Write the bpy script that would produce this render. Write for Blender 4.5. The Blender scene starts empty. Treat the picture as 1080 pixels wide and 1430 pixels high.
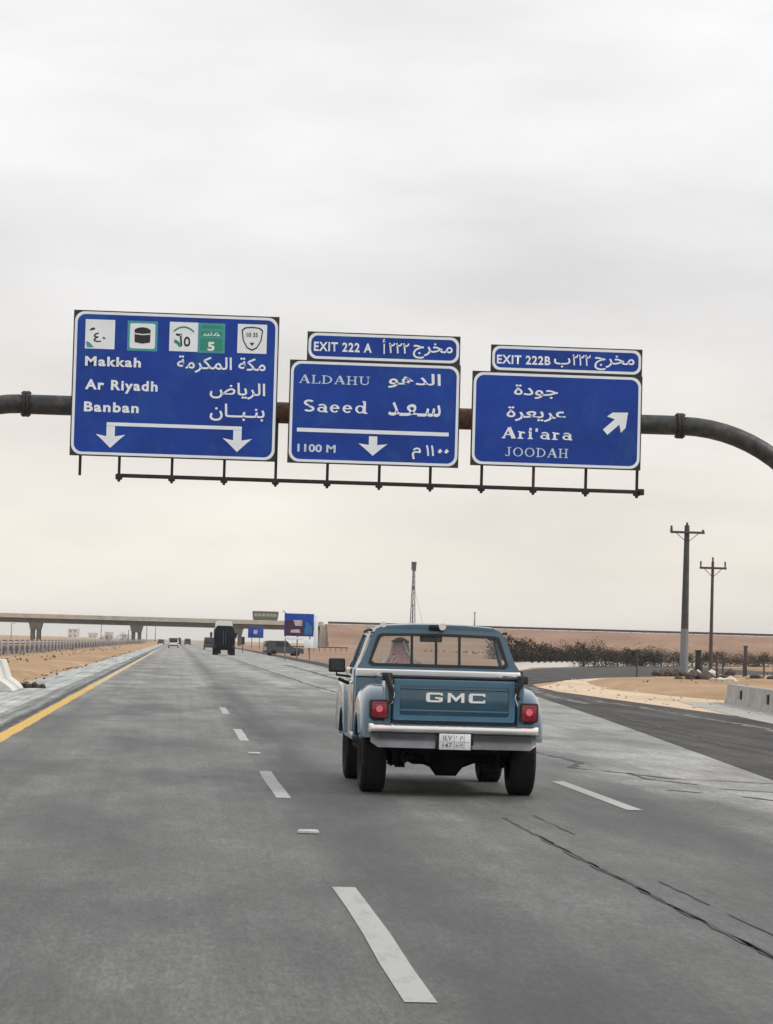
import bpy, bmesh, math, random
from mathutils import Vector, Matrix
random.seed(7)
SC = bpy.context.scene
COL = SC.collection
R = math.radians

# ------------------------------------------------------------ camera
def make_camera():
    yaw, pitch, roll = R(4.1268), R(2.6643), R(1.6)
    f = Vector((math.sin(yaw)*math.cos(pitch), math.cos(yaw)*math.cos(pitch), math.sin(pitch)))
    r0 = Vector((math.cos(yaw), -math.sin(yaw), 0)); u0 = r0.cross(f)
    r = r0*math.cos(roll)+u0*math.sin(roll); u = -r0*math.sin(roll)+u0*math.cos(roll)
    cd = bpy.data.cameras.new('camera'); co = bpy.data.objects.new('camera', cd); COL.objects.link(co)
    m = Matrix((r, u, -f)).transposed().to_4x4(); m.translation = (0, 0, 1.57)
    co.matrix_world = m
    cd.sensor_fit = 'HORIZONTAL'; cd.sensor_width = 36; cd.lens = 4000/1080*36
    cd.clip_start = 0.5; cd.clip_end = 30000
    SC.camera = co
make_camera()

# ------------------------------------------------------------ world, sun, exposure
SUN_EL, SUN_AZ = 43, 99          # azimuth clockwise from +Y (the way the road runs)
def make_world():
    w = bpy.data.worlds.new('World'); SC.world = w; w.use_nodes = True
    n = w.node_tree.nodes; l = w.node_tree.links; n.clear()
    out = n.new('ShaderNodeOutputWorld')
    sky = n.new('ShaderNodeTexSky'); sky.sky_type = 'NISHITA'; sky.sun_disc = False
    sky.sun_elevation = R(SUN_EL); sky.sun_rotation = R(SUN_AZ); sky.dust_density = 4; sky.air_density = 1.5
    b1 = n.new('ShaderNodeBackground'); b1.inputs['Strength'].default_value = 0.08
    l.new(sky.outputs[0], b1.inputs['Color'])
    # overcast deck: colour by elevation plus soft wide noise
    tc = n.new('ShaderNodeTexCoord'); sep = n.new('ShaderNodeSeparateXYZ'); l.new(tc.outputs['Generated'], sep.inputs[0])
    mp = n.new('ShaderNodeMapping'); mp.inputs['Scale'].default_value = (1.0, 1.0, 3.6); l.new(tc.outputs['Generated'], mp.inputs['Vector'])
    nz = n.new('ShaderNodeTexNoise'); nz.inputs['Scale'].default_value = 6.5; nz.inputs['Detail'].default_value = 5; nz.inputs['Roughness'].default_value = .5
    l.new(mp.outputs[0], nz.inputs['Vector'])
    ramp = n.new('ShaderNodeValToRGB'); l.new(sep.outputs['Z'], ramp.inputs[0])
    e = ramp.color_ramp.elements
    e[0].position = 0.0; e[0].color = (.92, .86, .78, 1)
    e[1].position = 1.0; e[1].color = (1.0, 1.01, 1.03, 1)
    for p, c in ((.03, (.87, .815, .74)), (.075, (.80, .765, .72)), (.12, (.745, .735, .735)), (.16, (.80, .80, .80)), (.22, (.84, .84, .84)), (.5, (.9, .905, .92))):
        k = e.new(p); k.color = (*c, 1)
    mr = n.new('ShaderNodeMapRange'); mr.inputs['From Min'].default_value = .3; mr.inputs['From Max'].default_value = .7
    mr.inputs['To Min'].default_value = .86; mr.inputs['To Max'].default_value = 1.08; l.new(nz.outputs['Fac'], mr.inputs['Value'])
    b2 = n.new('ShaderNodeBackground'); l.new(ramp.outputs[0], b2.inputs['Color']); l.new(mr.outputs[0], b2.inputs['Strength'])
    mx = n.new('ShaderNodeMixShader'); mx.inputs[0].default_value = .94
    l.new(b1.outputs[0], mx.inputs[1]); l.new(b2.outputs[0], mx.inputs[2]); l.new(mx.outputs[0], out.inputs['Surface'])
    s = bpy.data.lights.new('sun', 'SUN'); s.energy = 1.5; s.angle = R(10); s.color = (1, .965, .91)
    so = bpy.data.objects.new('sun', s); COL.objects.link(so)
    d = Vector((math.sin(R(SUN_AZ))*math.cos(R(SUN_EL)), math.cos(R(SUN_AZ))*math.cos(R(SUN_EL)), math.sin(R(SUN_EL))))
    so.rotation_euler = d.to_track_quat('Z', 'Y').to_euler(); so.location = (20, 0, 40)
make_world()
SC.view_settings.view_transform = 'Standard'; SC.view_settings.look = 'None'
SC.view_settings.exposure = .2; SC.view_settings.gamma = 1; SC.view_settings.use_curve_mapping = False
try: SC.cycles.volume_bounces = 0; SC.cycles.max_bounces = 8; SC.cycles.transparent_max_bounces = 16
except Exception: pass

# ------------------------------------------------------------ materials
def nodes_of(name):
    m = bpy.data.materials.new(name); m.use_nodes = True
    return m, m.node_tree.nodes, m.node_tree.links, m.node_tree.nodes['Principled BSDF']
def mat(name, c, rough=.7, metal=0, vary=.15, scale=3, bump=0, bscale=40, coat=0, dirt=None, spec=.5, stretch=(1, 1, 1)):
    m, n, l, b = nodes_of(name)
    tc = n.new('ShaderNodeTexCoord'); mp = n.new('ShaderNodeMapping'); mp.inputs['Scale'].default_value = stretch
    l.new(tc.outputs['Object'], mp.inputs[0])
    nz = n.new('ShaderNodeTexNoise'); nz.inputs['Scale'].default_value = scale; nz.inputs['Detail'].default_value = 5; l.new(mp.outputs[0], nz.inputs['Vector'])
    cr = n.new('ShaderNodeValToRGB'); l.new(nz.outputs['Fac'], cr.inputs[0])
    lo = tuple(max(0, v*(1-vary)) for v in c); hi = tuple(min(1, v*(1+vary)) for v in c)
    cr.color_ramp.elements[0].position = .3; cr.color_ramp.elements[1].position = .7
    cr.color_ramp.elements[0].color = (*lo, 1); cr.color_ramp.elements[1].color = (*hi, 1)
    colout = cr.outputs[0]
    if dirt:
        n2 = n.new('ShaderNodeTexNoise'); n2.inputs['Scale'].default_value = dirt[1]; n2.inputs['Detail'].default_value = 8; n2.inputs['Roughness'].default_value = .65
        l.new(mp.outputs[0], n2.inputs['Vector'])
        r2 = n.new('ShaderNodeMapRange'); r2.inputs['From Min'].default_value = .5; r2.inputs['From Max'].default_value = .75; r2.inputs['To Max'].default_value = dirt[2]
        l.new(n2.outputs['Fac'], r2.inputs['Value'])
        mx = n.new('ShaderNodeMix'); mx.data_type = 'RGBA'; l.new(r2.outputs[0], mx.inputs[0]); l.new(colout, mx.inputs[6]); mx.inputs[7].default_value = (*dirt[0], 1)
        colout = mx.outputs[2]
    l.new(colout, b.inputs['Base Color'])
    b.inputs['Roughness'].default_value = rough; b.inputs['Metallic'].default_value = metal; b.inputs['Specular IOR Level'].default_value = spec
    if coat: b.inputs['Coat Weight'].default_value = coat; b.inputs['Coat Roughness'].default_value = .08
    if bump:
        n3 = n.new('ShaderNodeTexNoise'); n3.inputs['Scale'].default_value = bscale; n3.inputs['Detail'].default_value = 6; l.new(tc.outputs['Object'], n3.inputs['Vector'])
        bp = n.new('ShaderNodeBump'); bp.inputs['Strength'].default_value = bump; bp.inputs['Distance'].default_value = .02
        l.new(n3.outputs['Fac'], bp.inputs['Height']); l.new(bp.outputs[0], b.inputs['Normal'])
    return m
def glass(name, tint=(.75, .8, .8), ior=1.45):
    m = bpy.data.materials.new(name); m.use_nodes = True; n = m.node_tree.nodes; l = m.node_tree.links; n.clear()
    o = n.new('ShaderNodeOutputMaterial'); t = n.new('ShaderNodeBsdfTransparent'); t.inputs[0].default_value = (*tint, 1)
    g = n.new('ShaderNodeBsdfGlossy'); g.inputs['Roughness'].default_value = .03; lw = n.new('ShaderNodeLayerWeight'); pw = n.new('ShaderNodeMath'); pw.operation = 'POWER'; pw.inputs[1].default_value = 5; l.new(lw.outputs['Facing'], pw.inputs[0]); f = n.new('ShaderNodeMapRange'); f.inputs['To Min'].default_value = .03; f.inputs['To Max'].default_value = .9; l.new(pw.outputs[0], f.inputs['Value'])
    x = n.new('ShaderNodeMixShader'); l.new(f.outputs[0], x.inputs[0]); l.new(t.outputs[0], x.inputs[1]); l.new(g.outputs[0], x.inputs[2]); l.new(x.outputs[0], o.inputs[0])
    return m
def math_node(n, l, op, a, b=None, c=None):
    k = n.new('ShaderNodeMath'); k.operation = op
    for i, v in enumerate((a, b, c)):
        if v is None: continue
        if isinstance(v, (int, float)): k.inputs[i].default_value = v
        else: l.new(v, k.inputs[i])
    return k.outputs[0]
def noise(n, l, vec, scale, det=4, rough=.5):
    k = n.new('ShaderNodeTexNoise'); k.inputs['Scale'].default_value = scale; k.inputs['Detail'].default_value = det; k.inputs['Roughness'].default_value = rough
    l.new(vec, k.inputs['Vector']); return k.outputs['Fac']
def mapped(n, l, vec, sc, loc=(0, 0, 0)):
    k = n.new('ShaderNodeMapping'); k.inputs['Scale'].default_value = sc; k.inputs['Location'].default_value = loc; l.new(vec, k.inputs[0]); return k.outputs[0]
def rng(n, l, v, a, b, c, d):
    k = n.new('ShaderNodeMapRange'); l.new(v, k.inputs['Value'])
    for i, q in zip(('From Min', 'From Max', 'To Min', 'To Max'), (a, b, c, d)): k.inputs[i].default_value = q
    return k.outputs[0]
def asphalt(name, base, tint=(1, 1, .985), tracks=True, streak=.12, rough=.62, patch=.16, spec=.5, zones=False):
    m, n, l, b = nodes_of(name)
    g = n.new('ShaderNodeNewGeometry'); pos = g.outputs['Position']
    sp = n.new('ShaderNodeSeparateXYZ'); l.new(pos, sp.inputs[0]); X = sp.outputs['X']
    big = noise(n, l, mapped(n, l, pos, (.55, .13, 1)), 1.0, 4, .55)
    mid = noise(n, l, mapped(n, l, pos, (2.4, .7, 1)), 1.0, 5, .6)
    fine = noise(n, l, pos, 55, 3, .8)
    lon = noise(n, l, mapped(n, l, pos, (5.5, .05, 1)), 1.0, 4, .6)
    agg = noise(n, l, mapped(n, l, pos, (14, 5, 1)), 1.0, 3, .7)
    v = math_node(n, l, 'MULTIPLY', rng(n, l, big, .36, .64, 1-patch, 1+patch), rng(n, l, mid, .36, .64, .84, 1.16))
    v = math_node(n, l, 'MULTIPLY', v, rng(n, l, fine, .3, .7, .78, 1.22))
    v = math_node(n, l, 'MULTIPLY', v, rng(n, l, agg, .3, .7, .84, 1.16))
    grain = noise(n, l, mapped(n, l, pos, (46, 7, 1)), 1.0, 2, .8); coarse = noise(n, l, mapped(n, l, pos, (20, 2.2, 1), (2, 4, 0)), 1.0, 4, .8)
    v = math_node(n, l, 'MULTIPLY', v, rng(n, l, grain, .36, .64, .72, 1.28)); v = math_node(n, l, 'MULTIPLY', v, rng(n, l, coarse, .38, .62, .82, 1.18))
    v = math_node(n, l, 'MULTIPLY', v, rng(n, l, lon, .3, .7, 1-streak, 1+streak))
    if tracks:
        # dark dribble beside the lane line, broken up along the road
        wob = noise(n, l, mapped(n, l, pos, (.3, .045, 1), (3, 9, 0)), 1.0, 4, .6)
        for cx, wd, amt in ((1.75, .8, .5), (-.7, .6, .2), (3.0, .5, .16), (4.7, .6, .42), (-2.0, .6, .34)):
            d = math_node(n, l, 'ABSOLUTE', math_node(n, l, 'SUBTRACT', math_node(n, l, 'ADD', X, rng(n, l, wob, 0, 1, -.5, .5)), cx))
            k = rng(n, l, d, 0, wd, 1, 0)
            k2 = math_node(n, l, 'MULTIPLY', k, rng(n, l, wob, .36, .60, .35, 1))
            v = math_node(n, l, 'MULTIPLY', v, math_node(n, l, 'SUBTRACT', 1.0, math_node(n, l, 'MULTIPLY', k2, amt)))
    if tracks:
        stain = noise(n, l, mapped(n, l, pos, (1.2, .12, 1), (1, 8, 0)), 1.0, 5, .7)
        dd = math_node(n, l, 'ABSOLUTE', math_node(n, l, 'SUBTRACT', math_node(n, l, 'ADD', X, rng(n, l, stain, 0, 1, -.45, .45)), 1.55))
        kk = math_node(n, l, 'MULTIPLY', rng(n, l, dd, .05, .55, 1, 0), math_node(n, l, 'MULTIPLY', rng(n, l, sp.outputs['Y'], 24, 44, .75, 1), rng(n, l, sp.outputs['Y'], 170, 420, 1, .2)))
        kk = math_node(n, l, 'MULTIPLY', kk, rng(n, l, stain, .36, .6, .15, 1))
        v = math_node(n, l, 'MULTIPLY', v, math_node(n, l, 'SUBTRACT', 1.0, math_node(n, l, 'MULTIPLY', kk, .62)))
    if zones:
        # paler concrete-like surfacing to the right, ragged edge; distance sheen and haze painted in
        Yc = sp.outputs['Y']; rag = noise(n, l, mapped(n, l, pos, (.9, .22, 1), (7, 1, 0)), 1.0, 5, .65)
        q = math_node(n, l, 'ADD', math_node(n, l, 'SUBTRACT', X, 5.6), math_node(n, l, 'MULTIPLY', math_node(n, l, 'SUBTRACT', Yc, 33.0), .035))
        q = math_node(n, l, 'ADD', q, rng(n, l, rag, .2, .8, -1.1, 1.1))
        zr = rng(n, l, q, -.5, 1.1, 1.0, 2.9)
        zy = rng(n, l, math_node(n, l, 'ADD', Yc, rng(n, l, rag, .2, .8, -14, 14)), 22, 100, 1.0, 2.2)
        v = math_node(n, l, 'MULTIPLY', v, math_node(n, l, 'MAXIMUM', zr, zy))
    # dark spots, small pocks
    sp2 = noise(n, l, mapped(n, l, pos, (3.5, 1.5, 1), (5, 5, 0)), 1.0, 6, .75)
    v = math_node(n, l, 'MULTIPLY', v, rng(n, l, sp2, .60, .68, 1, .62))
    comb = n.new('ShaderNodeCombineColor')
    hue = noise(n, l, mapped(n, l, pos, (.5, .16, 1), (11, 3, 0)), 1.0, 4, .6)
    for i, t in enumerate(tint): l.new(math_node(n, l, 'MULTIPLY', math_node(n, l, 'MULTIPLY', v, base*t), rng(n, l, hue, .3, .7, (.99, 1.005, .985)[i], (1.03, 1.0, .95)[i])), comb.inputs[i])
    l.new(comb.outputs[0], b.inputs['Base Color'])
    b.inputs['Roughness'].default_value = rough; b.inputs['Specular IOR Level'].default_value = spec
    bp = n.new('ShaderNodeBump'); bp.inputs['Strength'].default_value = .35; bp.inputs['Distance'].default_value = .01
    l.new(fine, bp.inputs['Height']); l.new(bp.outputs[0], b.inputs['Normal'])
    return m
def sand_mat(name, c1, c2, c3, sc=.05, stretch=(1, .35, 1), bump=.5):
    m, n, l, b = nodes_of(name)
    g = n.new('ShaderNodeNewGeometry'); pos = g.outputs['Position']
    a = noise(n, l, mapped(n, l, pos, stretch), sc, 6, .6); f = noise(n, l, mapped(n, l, pos, stretch), sc*14, 6, .7); ff = noise(n, l, pos, 6, 4, .8)
    cr = n.new('ShaderNodeValToRGB'); e = cr.color_ramp.elements; e[0].position = .3; e[0].color = (*c1, 1); e[1].position = .72; e[1].color = (*c3, 1)
    k = e.new(.5); k.color = (*c2, 1)
    mixv = math_node(n, l, 'ADD', math_node(n, l, 'MULTIPLY', a, .5), math_node(n, l, 'ADD', math_node(n, l, 'MULTIPLY', f, .35), math_node(n, l, 'MULTIPLY', ff, .15)))
    l.new(mixv, cr.inputs[0]); l.new(cr.outputs[0], b.inputs['Base Color']); b.inputs['Roughness'].default_value = .95; b.inputs['Specular IOR Level'].default_value = .15
    bp = n.new('ShaderNodeBump'); bp.inputs['Strength'].default_value = bump; bp.inputs['Distance'].default_value = .15; l.new(f, bp.inputs['Height']); l.new(bp.outputs[0], b.inputs['Normal'])
    return m
def paint_mat(name, c, worn=(.2, .2, .19), amount=.5, sc=2.5):
    m, n, l, b = nodes_of(name)
    g = n.new('ShaderNodeNewGeometry'); pos = g.outputs['Position']
    a = noise(n, l, mapped(n, l, pos, (3, .6, 1)), sc, 8, .75); f = noise(n, l, pos, 30, 4, .7)
    k = rng(n, l, math_node(n, l, 'ADD', math_node(n, l, 'MULTIPLY', a, .7), math_node(n, l, 'MULTIPLY', f, .3)), .5, .66, 0, amount)
    mx = n.new('ShaderNodeMix'); mx.data_type = 'RGBA'; l.new(k, mx.inputs[0]); mx.inputs[6].default_value = (*c, 1); mx.inputs[7].default_value = (*worn, 1)
    l.new(mx.outputs[2], b.inputs['Base Color']); b.inputs['Roughness'].default_value = .6
    return m

M = {}
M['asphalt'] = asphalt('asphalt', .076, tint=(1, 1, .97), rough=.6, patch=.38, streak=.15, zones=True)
M['road_patch'] = asphalt('old_asphalt', .07, tint=(1, .99, .97), tracks=False)
M['pale_pavement'] = asphalt('pale_pavement', .36, tint=(1, .985, .95), tracks=False, streak=.1, patch=.14, rough=.8)
M['ramp'] = asphalt('ramp_asphalt', .048, tint=(1, .95, .92), tracks=False, streak=.55, patch=.35, rough=.8, spec=.25)
M['left_shoulder'] = asphalt('left_shoulder', .36, tint=(.96, 1, .99), tracks=False, streak=.38, patch=.2, rough=.8, spec=.3)
M['rumble'] = asphalt('rumble', .10, tint=(1, .98, 1), tracks=False, streak=.3)
M['sand'] = sand_mat('sand', (.20, .12, .066), (.37, .24, .14), (.55, .41, .27), sc=.12)
M['pale_sand'] = sand_mat('pale_sand', (.40, .27, .165), (.60, .46, .32), (.72, .62, .49), sc=.25)
M['pink_sand'] = sand_mat('pink_sand', (.17, .10, .068), (.29, .185, .13), (.41, .29, .21), sc=.14, stretch=(.35, .35, 3), bump=.8)
M['white_paint'] = paint_mat('white_paint', (.36, .36, .34), worn=(.17, .17, .16), amount=.75)
M['faded_paint'] = paint_mat('faded_paint', (.36, .36, .345), worn=(.17, .17, .165), amount=1.0)
M['yellow_paint'] = paint_mat('yellow_paint', (.60, .35, .04), worn=(.32, .24, .12), amount=.75)
M['pale_yellow'] = paint_mat('pale_yellow', (.50, .38, .17), worn=(.26, .24, .2), amount=.85)
M['stud_white'] = mat('stud_white', (.42, .42, .40), .6, vary=.2, scale=20)
M['scuff'] = mat('scuff', (.16, .15, .138), .85, vary=.3, scale=2)
M['tar_soft'] = mat('tar_soft', (.05, .047, .045), .85, vary=.3, scale=2)
M['tar'] = mat('tar', (.055, .054, .052), .85, vary=.3, scale=6)
M['concrete'] = mat('concrete', (.45, .42, .37), .85, vary=.14, scale=1.5, bump=.3, dirt=((.2, .17, .14), 2.5, .5))
M['pale_concrete'] = mat('pale_concrete', (.62, .61, .57), .8, vary=.1, scale=2, bump=.25, dirt=((.3, .28, .25), 4, .45))
M['grey_concrete'] = mat('grey_concrete', (.37, .355, .33), .85, vary=.15, scale=2, bump=.3, dirt=((.16, .15, .14), 3, .5))
M['girder'] = mat('girder', (.13, .12, .105), .85, vary=.2, scale=.5)  # dark concrete tone has the shadow below the deck painted in
M['deck_face'] = mat('deck_face', (.50, .46, .38), .85, vary=.12, scale=.4, dirt=((.22, .19, .15), .3, .6))
M['dark_steel'] = mat('dark_steel', (.038, .041, .041), .5, .35, vary=.4, scale=5, bump=.15, dirt=((.16, .14, .115), 3, .6))
M['black_steel'] = mat('black_steel', (.02, .018, .018), .6, .2, vary=.3, scale=8, dirt=((.07, .045, .03), 6, .6))
M['rust_steel'] = mat('rust_steel', (.12, .055, .028), .8, .1, vary=.45, scale=6, bump=.3)
M['sign_back'] = mat('sign_back', (.03, .033, .04), .6, .3, vary=.2)
M['sign_blue'] = mat('sign_blue', (.003, .044, .32), .42, vary=.2, scale=.6, dirt=((.018, .10, .34), .9, .8), spec=.3)
M['sign_soft'] = mat('sign_soft', (.55, .68, .84), .5, vary=.15, scale=6)
M['sign_white'] = mat('sign_white', (.82, .88, .93), .5, vary=.05, scale=2, spec=.3)
M['sign_teal'] = mat('sign_teal', (.05, .32, .35), .5, vary=.05)
M['sign_green'] = mat('sign_green', (.02, .26, .17), .5, vary=.08)
M['sign_black'] = mat('sign_black', (.012, .012, .014), .5, vary=.1)
M['truck_blue'] = mat('truck_blue', (.023, .086, .138), .25, .25, vary=.18, scale=2.5, coat=1, dirt=((.10, .135, .14), 4, .5), bump=.06, bscale=5)
M['truck_light'] = mat('truck_light', (.052, .15, .235), .4, .2, vary=.1, coat=.5)
M['chrome'] = mat('chrome', (.95, .95, .95), .2, 1, vary=.03, scale=4, dirt=((.5, .49, .47), 6, .35))
M['bumper_grey'] = mat('bumper_grey', (.20, .20, .215), .3, .8, vary=.25, scale=3)
M['white_metal'] = mat('white_metal', (.86, .86, .84), .35, vary=.05, coat=.3)
M['rubber'] = mat('rubber', (.014, .014, .014), .85, vary=.3, scale=8, bump=.3, bscale=30, spec=.25)
M['black'] = mat('black', (.012, .012, .013), .6, vary=.3)
M['trim'] = mat('trim', (.008, .009, .011), .6, vary=.2)
M['underbody'] = mat('underbody', (.010, .009, .009), .9, vary=.4, scale=6, spec=.15)
M['red_lens'] = mat('red_lens', (.30, .010, .022), .22, vary=.1, coat=.6)
M['lens_glow_pink'] = mat('lens_glow_pink', (.90, .16, .20), .2, vary=.1, coat=.6)
M['lamp_white'] = mat('lamp_white', (.85, .78, .68), .3, vary=.05)
M['plate'] = mat('plate', (.80, .81, .83), .4, vary=.03)
M['plate_ink'] = mat('plate_ink', (.13, .14, .16), .5, vary=.2)
M['glass'] = glass('glass', (.955, .97, .965)); M['dark_glass'] = glass('dark_glass', (.12, .13, .14))
M['seat_cloth'] = mat('seat_cloth', (.05, .045, .05), .9, vary=.3)
M['thobe'] = mat('thobe', (.78, .77, .76), .9, vary=.05, bump=.2, bscale=12)
M['skin'] = mat('skin', (.36, .20, .13), .55, vary=.06)
M['navy'] = mat('navy', (.005, .007, .017), .7, vary=.3, spec=.2)
M['car_white'] = mat('car_white', (.72, .72, .70), .35, coat=.6, vary=.05)
M['car_dark'] = mat('car_dark', (.018, .019, .022), .4, coat=.6, vary=.1)
M['car_window'] = mat('car_window', (.03, .035, .04), .12, vary=.1)
M['bus_olive'] = mat('bus_olive', (.09, .09, .065), .5, vary=.2)
M['bus_window'] = mat('bus_window', (.30, .31, .27), .25, vary=.2, scale=2)
M['house_wall'] = mat('house_wall', (.66, .64, .61), .9, vary=.08, scale=.5)
M['house_window'] = mat('house_window', (.3, .3, .3), .3, vary=.2)
M['fence_post'] = mat('fence_post', (.46, .45, .46), .6, .2, vary=.2)
M['fence_rail'] = mat('fence_rail', (.06, .05, .058), .6, .3, vary=.2, scale=.3)
M['pole'] = mat('pole', (.055, .057, .062), .7, .1, vary=.25, scale=2)
M['pole_grey'] = mat('pole_grey', (.20, .215, .23), .6, .2, vary=.15, scale=3, dirt=((.12, .11, .10), 3, .5))
M['pole_brown'] = mat('pole_brown', (.075, .05, .047), .8, vary=.3, scale=3)
M['bark'] = mat('bark', (.06, .04, .03), .9, vary=.3, scale=4)
M['rock'] = mat('rock', (.07, .05, .04), .95, vary=.4, scale=3, bump=.5)
M['pale_rock'] = mat('pale_rock', (.55, .50, .42), .95, vary=.2, scale=3, bump=.5)
M['billboard_red'] = mat('billboard_red', (.05, .018, .035), .6, vary=.5, scale=1.6)
M['billboard_pink'] = mat('billboard_pink', (.55, .45, .5), .6, vary=.3, scale=2)
M['billboard_cyan'] = mat('billboard_cyan', (.02, .15, .32), .6, vary=.3, scale=2)
def foliage(name, c):
    m, n, l, b = nodes_of(name)
    tc = n.new('ShaderNodeNewGeometry'); a = noise(n, l, tc.outputs['Position'], .9, 3, .6)
    cr = n.new('ShaderNodeValToRGB'); l.new(a, cr.inputs[0]); e = cr.color_ramp.elements
    e[0].position = .3; e[0].color = (*[v*.45 for v in c], 1); e[1].position = .7; e[1].color = (*[v*1.25 for v in c], 1)
    l.new(cr.outputs[0], b.inputs['Base Color']); b.inputs['Roughness'].default_value = .8; b.inputs['Specular IOR Level'].default_value = .2
    return m
M['scrub'] = mat('scrub', (.16, .11, .07), .95, vary=.3, scale=2)
M['leaf_dark'] = foliage('leaf_dark', (.032, .036, .028)); M['leaf_olive'] = foliage('leaf_olive', (.035, .04, .026)); M['leaf_brown'] = foliage('leaf_brown', (.055, .040, .034))
def headscarf_mat():
    m, n, l, b = nodes_of('red_white_check')
    tc = n.new('ShaderNodeTexCoord')
    ch = n.new('ShaderNodeTexChecker'); ch.inputs['Scale'].default_value = 75; ch.inputs[1].default_value = (.55, .035, .07, 1); ch.inputs[2].default_value = (.80, .74, .74, 1)
    l.new(mapped(n, l, tc.outputs['Object'], (1, 1, 1)), ch.inputs[0]); l.new(ch.outputs[0], b.inputs['Base Color']); b.inputs['Roughness'].default_value = .9
    return m
M['scarf'] = headscarf_mat()

# ------------------------------------------------------------ mesh tools
class B:
    def __init__(s): s.m = bmesh.new()
    def box(s, a, b, bev=0, seg=2, mtx=None):
        r = bmesh.ops.create_cube(s.m, size=1); vs = r['verts']
        c = [(a[i]+b[i])/2 for i in range(3)]; d = [abs(b[i]-a[i]) for i in range(3)]
        for v in vs: v.co = Vector((v.co.x*d[0]+c[0], v.co.y*d[1]+c[1], v.co.z*d[2]+c[2]))
        if bev:
            ed = list({e for v in vs for e in v.link_edges})
            r2 = bmesh.ops.bevel(s.m, geom=ed, offset=bev, segments=seg, affect='EDGES', profile=.5); vs = list({v for f in r2['faces'] for v in f.verts} | {v for v in vs if v.is_valid})
        if mtx is not None:
            for v in vs: v.co = mtx @ v.co
        return s
    def ring(s, pts): return [s.m.verts.new(p) for p in pts]
    def loft(s, rings, cap=True, closed=True):
        rs = [s.ring(r) for r in rings]; n = len(rs[0])
        for a, b in zip(rs, rs[1:]):
            for i in range(n if closed else n-1):
                j = (i+1) % n
                try: s.m.faces.new((a[i], a[j], b[j], b[i]))
                except ValueError: pass
        if cap:
            s.m.faces.new(rs[0][::-1]); s.m.faces.new(rs[-1])
        return s
    def tube(s, path, rad, n=12, cap=True):
        path = [Vector(p) for p in path]; rads = rad if isinstance(rad, (list, tuple)) else [rad]*len(path)
        rings = []
        t0 = (path[1]-path[0]).normalized(); up = Vector((0, 0, 1)) if abs(t0.z) < .9 else Vector((0, 1, 0))
        x = t0.cross(up).normalized()
        for i, p in enumerate(path):
            t = (path[min(i+1, len(path)-1)]-path[max(i-1, 0)]).normalized()
            x = (x - t*x.dot(t)).normalized(); y = t.cross(x)
            rings.append([p+(x*math.cos(2*math.pi*k/n)+y*math.sin(2*math.pi*k/n))*rads[i] for k in range(n)])
        return s.loft(rings, cap)
    def cyl(s, p, q, r, n=16): return s.tube([p, q], r, n)
    def prism(s, pts, axis, a, b):
        """pts 2-D outline; axis 'y': (x,z) extruded from y=a to b; 'x': (y,z); 'z': (x,y)."""
        def P(u, v, w): return {'y': (u, w, v), 'x': (w, u, v), 'z': (u, v, w)}[axis]
        r0 = s.ring([P(u, v, a) for u, v in pts]); r1 = s.ring([P(u, v, b) for u, v in pts]); n = len(pts)
        for i in range(n):
            j = (i+1) % n; s.m.faces.new((r0[i], r0[j], r1[j], r1[i]))
        s.m.faces.new(r0[::-1]); s.m.faces.new(r1)
        return s
    def frame(s, outer, inner, axis, a, b, inner_b=None):
        """closed ring between two outlines with the same point count"""
        def P(u, v, w): return {'y': (u, w, v), 'x': (w, u, v), 'z': (u, v, w)}[axis]
        o0, i0 = s.ring([P(u, v, a) for u, v in outer]), s.ring([P(u, v, a) for u, v in inner])
        o1, i1 = s.ring([P(u, v, b) for u, v in outer]), s.ring([P(u, v, b) for u, v in inner]); n = len(outer)
        for i in range(n):
            j = (i+1) % n
            for q in ((o0[i], o0[j], i0[j], i0[i]), (o1[j], o1[i], i1[i], i1[j]), (o0[j], o0[i], o1[i], o1[j]), (i0[i], i0[j], i1[j], i1[i])): s.m.faces.new(q)
        return s
    def poly(s, pts, z=0):
        s.m.faces.new(s.ring([(x, y, z) for x, y in pts])); return s
    def strip(s, left, right, z=0):
        a = s.ring([(x, y, z) for x, y in left]); b = s.ring([(x, y, z) for x, y in right])
        for i in range(len(a)-1): s.m.faces.new((a[i], b[i], b[i+1], a[i+1]))
        return s
    def obj(s, name, m, parent=None, smooth=30, loc=None, tri=False):
        bm = s.m
        bmesh.ops.recalc_face_normals(bm, faces=bm.faces)
        me = bpy.data.meshes.new(name); bm.to_mesh(me); bm.free()
        me.materials.append(M[m] if isinstance(m, str) else m)
        if smooth:
            me.shade_smooth()
            try: me.set_sharp_from_angle(angle=R(smooth))
            except Exception: pass
        o = bpy.data.objects.new(name, me); COL.objects.link(o)
        if parent is not None: o.parent = parent
        if loc is not None: o.location = loc
        return o
def empty(name, loc=(0, 0, 0), rz=0):
    o = bpy.data.objects.new(name, None); COL.objects.link(o); o.location = loc; o.rotation_euler.z = rz; o.empty_display_size = .3; return o
def tag(o, label=None, cat=None, group=None, kind=None):
    if label: o['label'] = label
    if cat: o['category'] = cat
    if group: o['group'] = group
    if kind: o['kind'] = kind
    return o
def struct(o): o['kind'] = 'structure'; return o
def copy_tree(o, parent=None, strip=True):
    c = o.copy(); COL.objects.link(c)
    if parent is not None: c.parent = parent
    for ch in [q for q in o.children]: copy_tree(ch, c)
    return c
def rrect(x0, x1, z0, z1, r, n=6):
    pts = []
    for cx, cz, a0 in ((x1-r, z1-r, 0), (x0+r, z1-r, 90), (x0+r, z0+r, 180), (x1-r, z0+r, 270)):
        for k in range(n+1):
            a = R(a0+90*k/n); pts.append((cx+r*math.cos(a), cz+r*math.sin(a)))
    return pts

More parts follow.
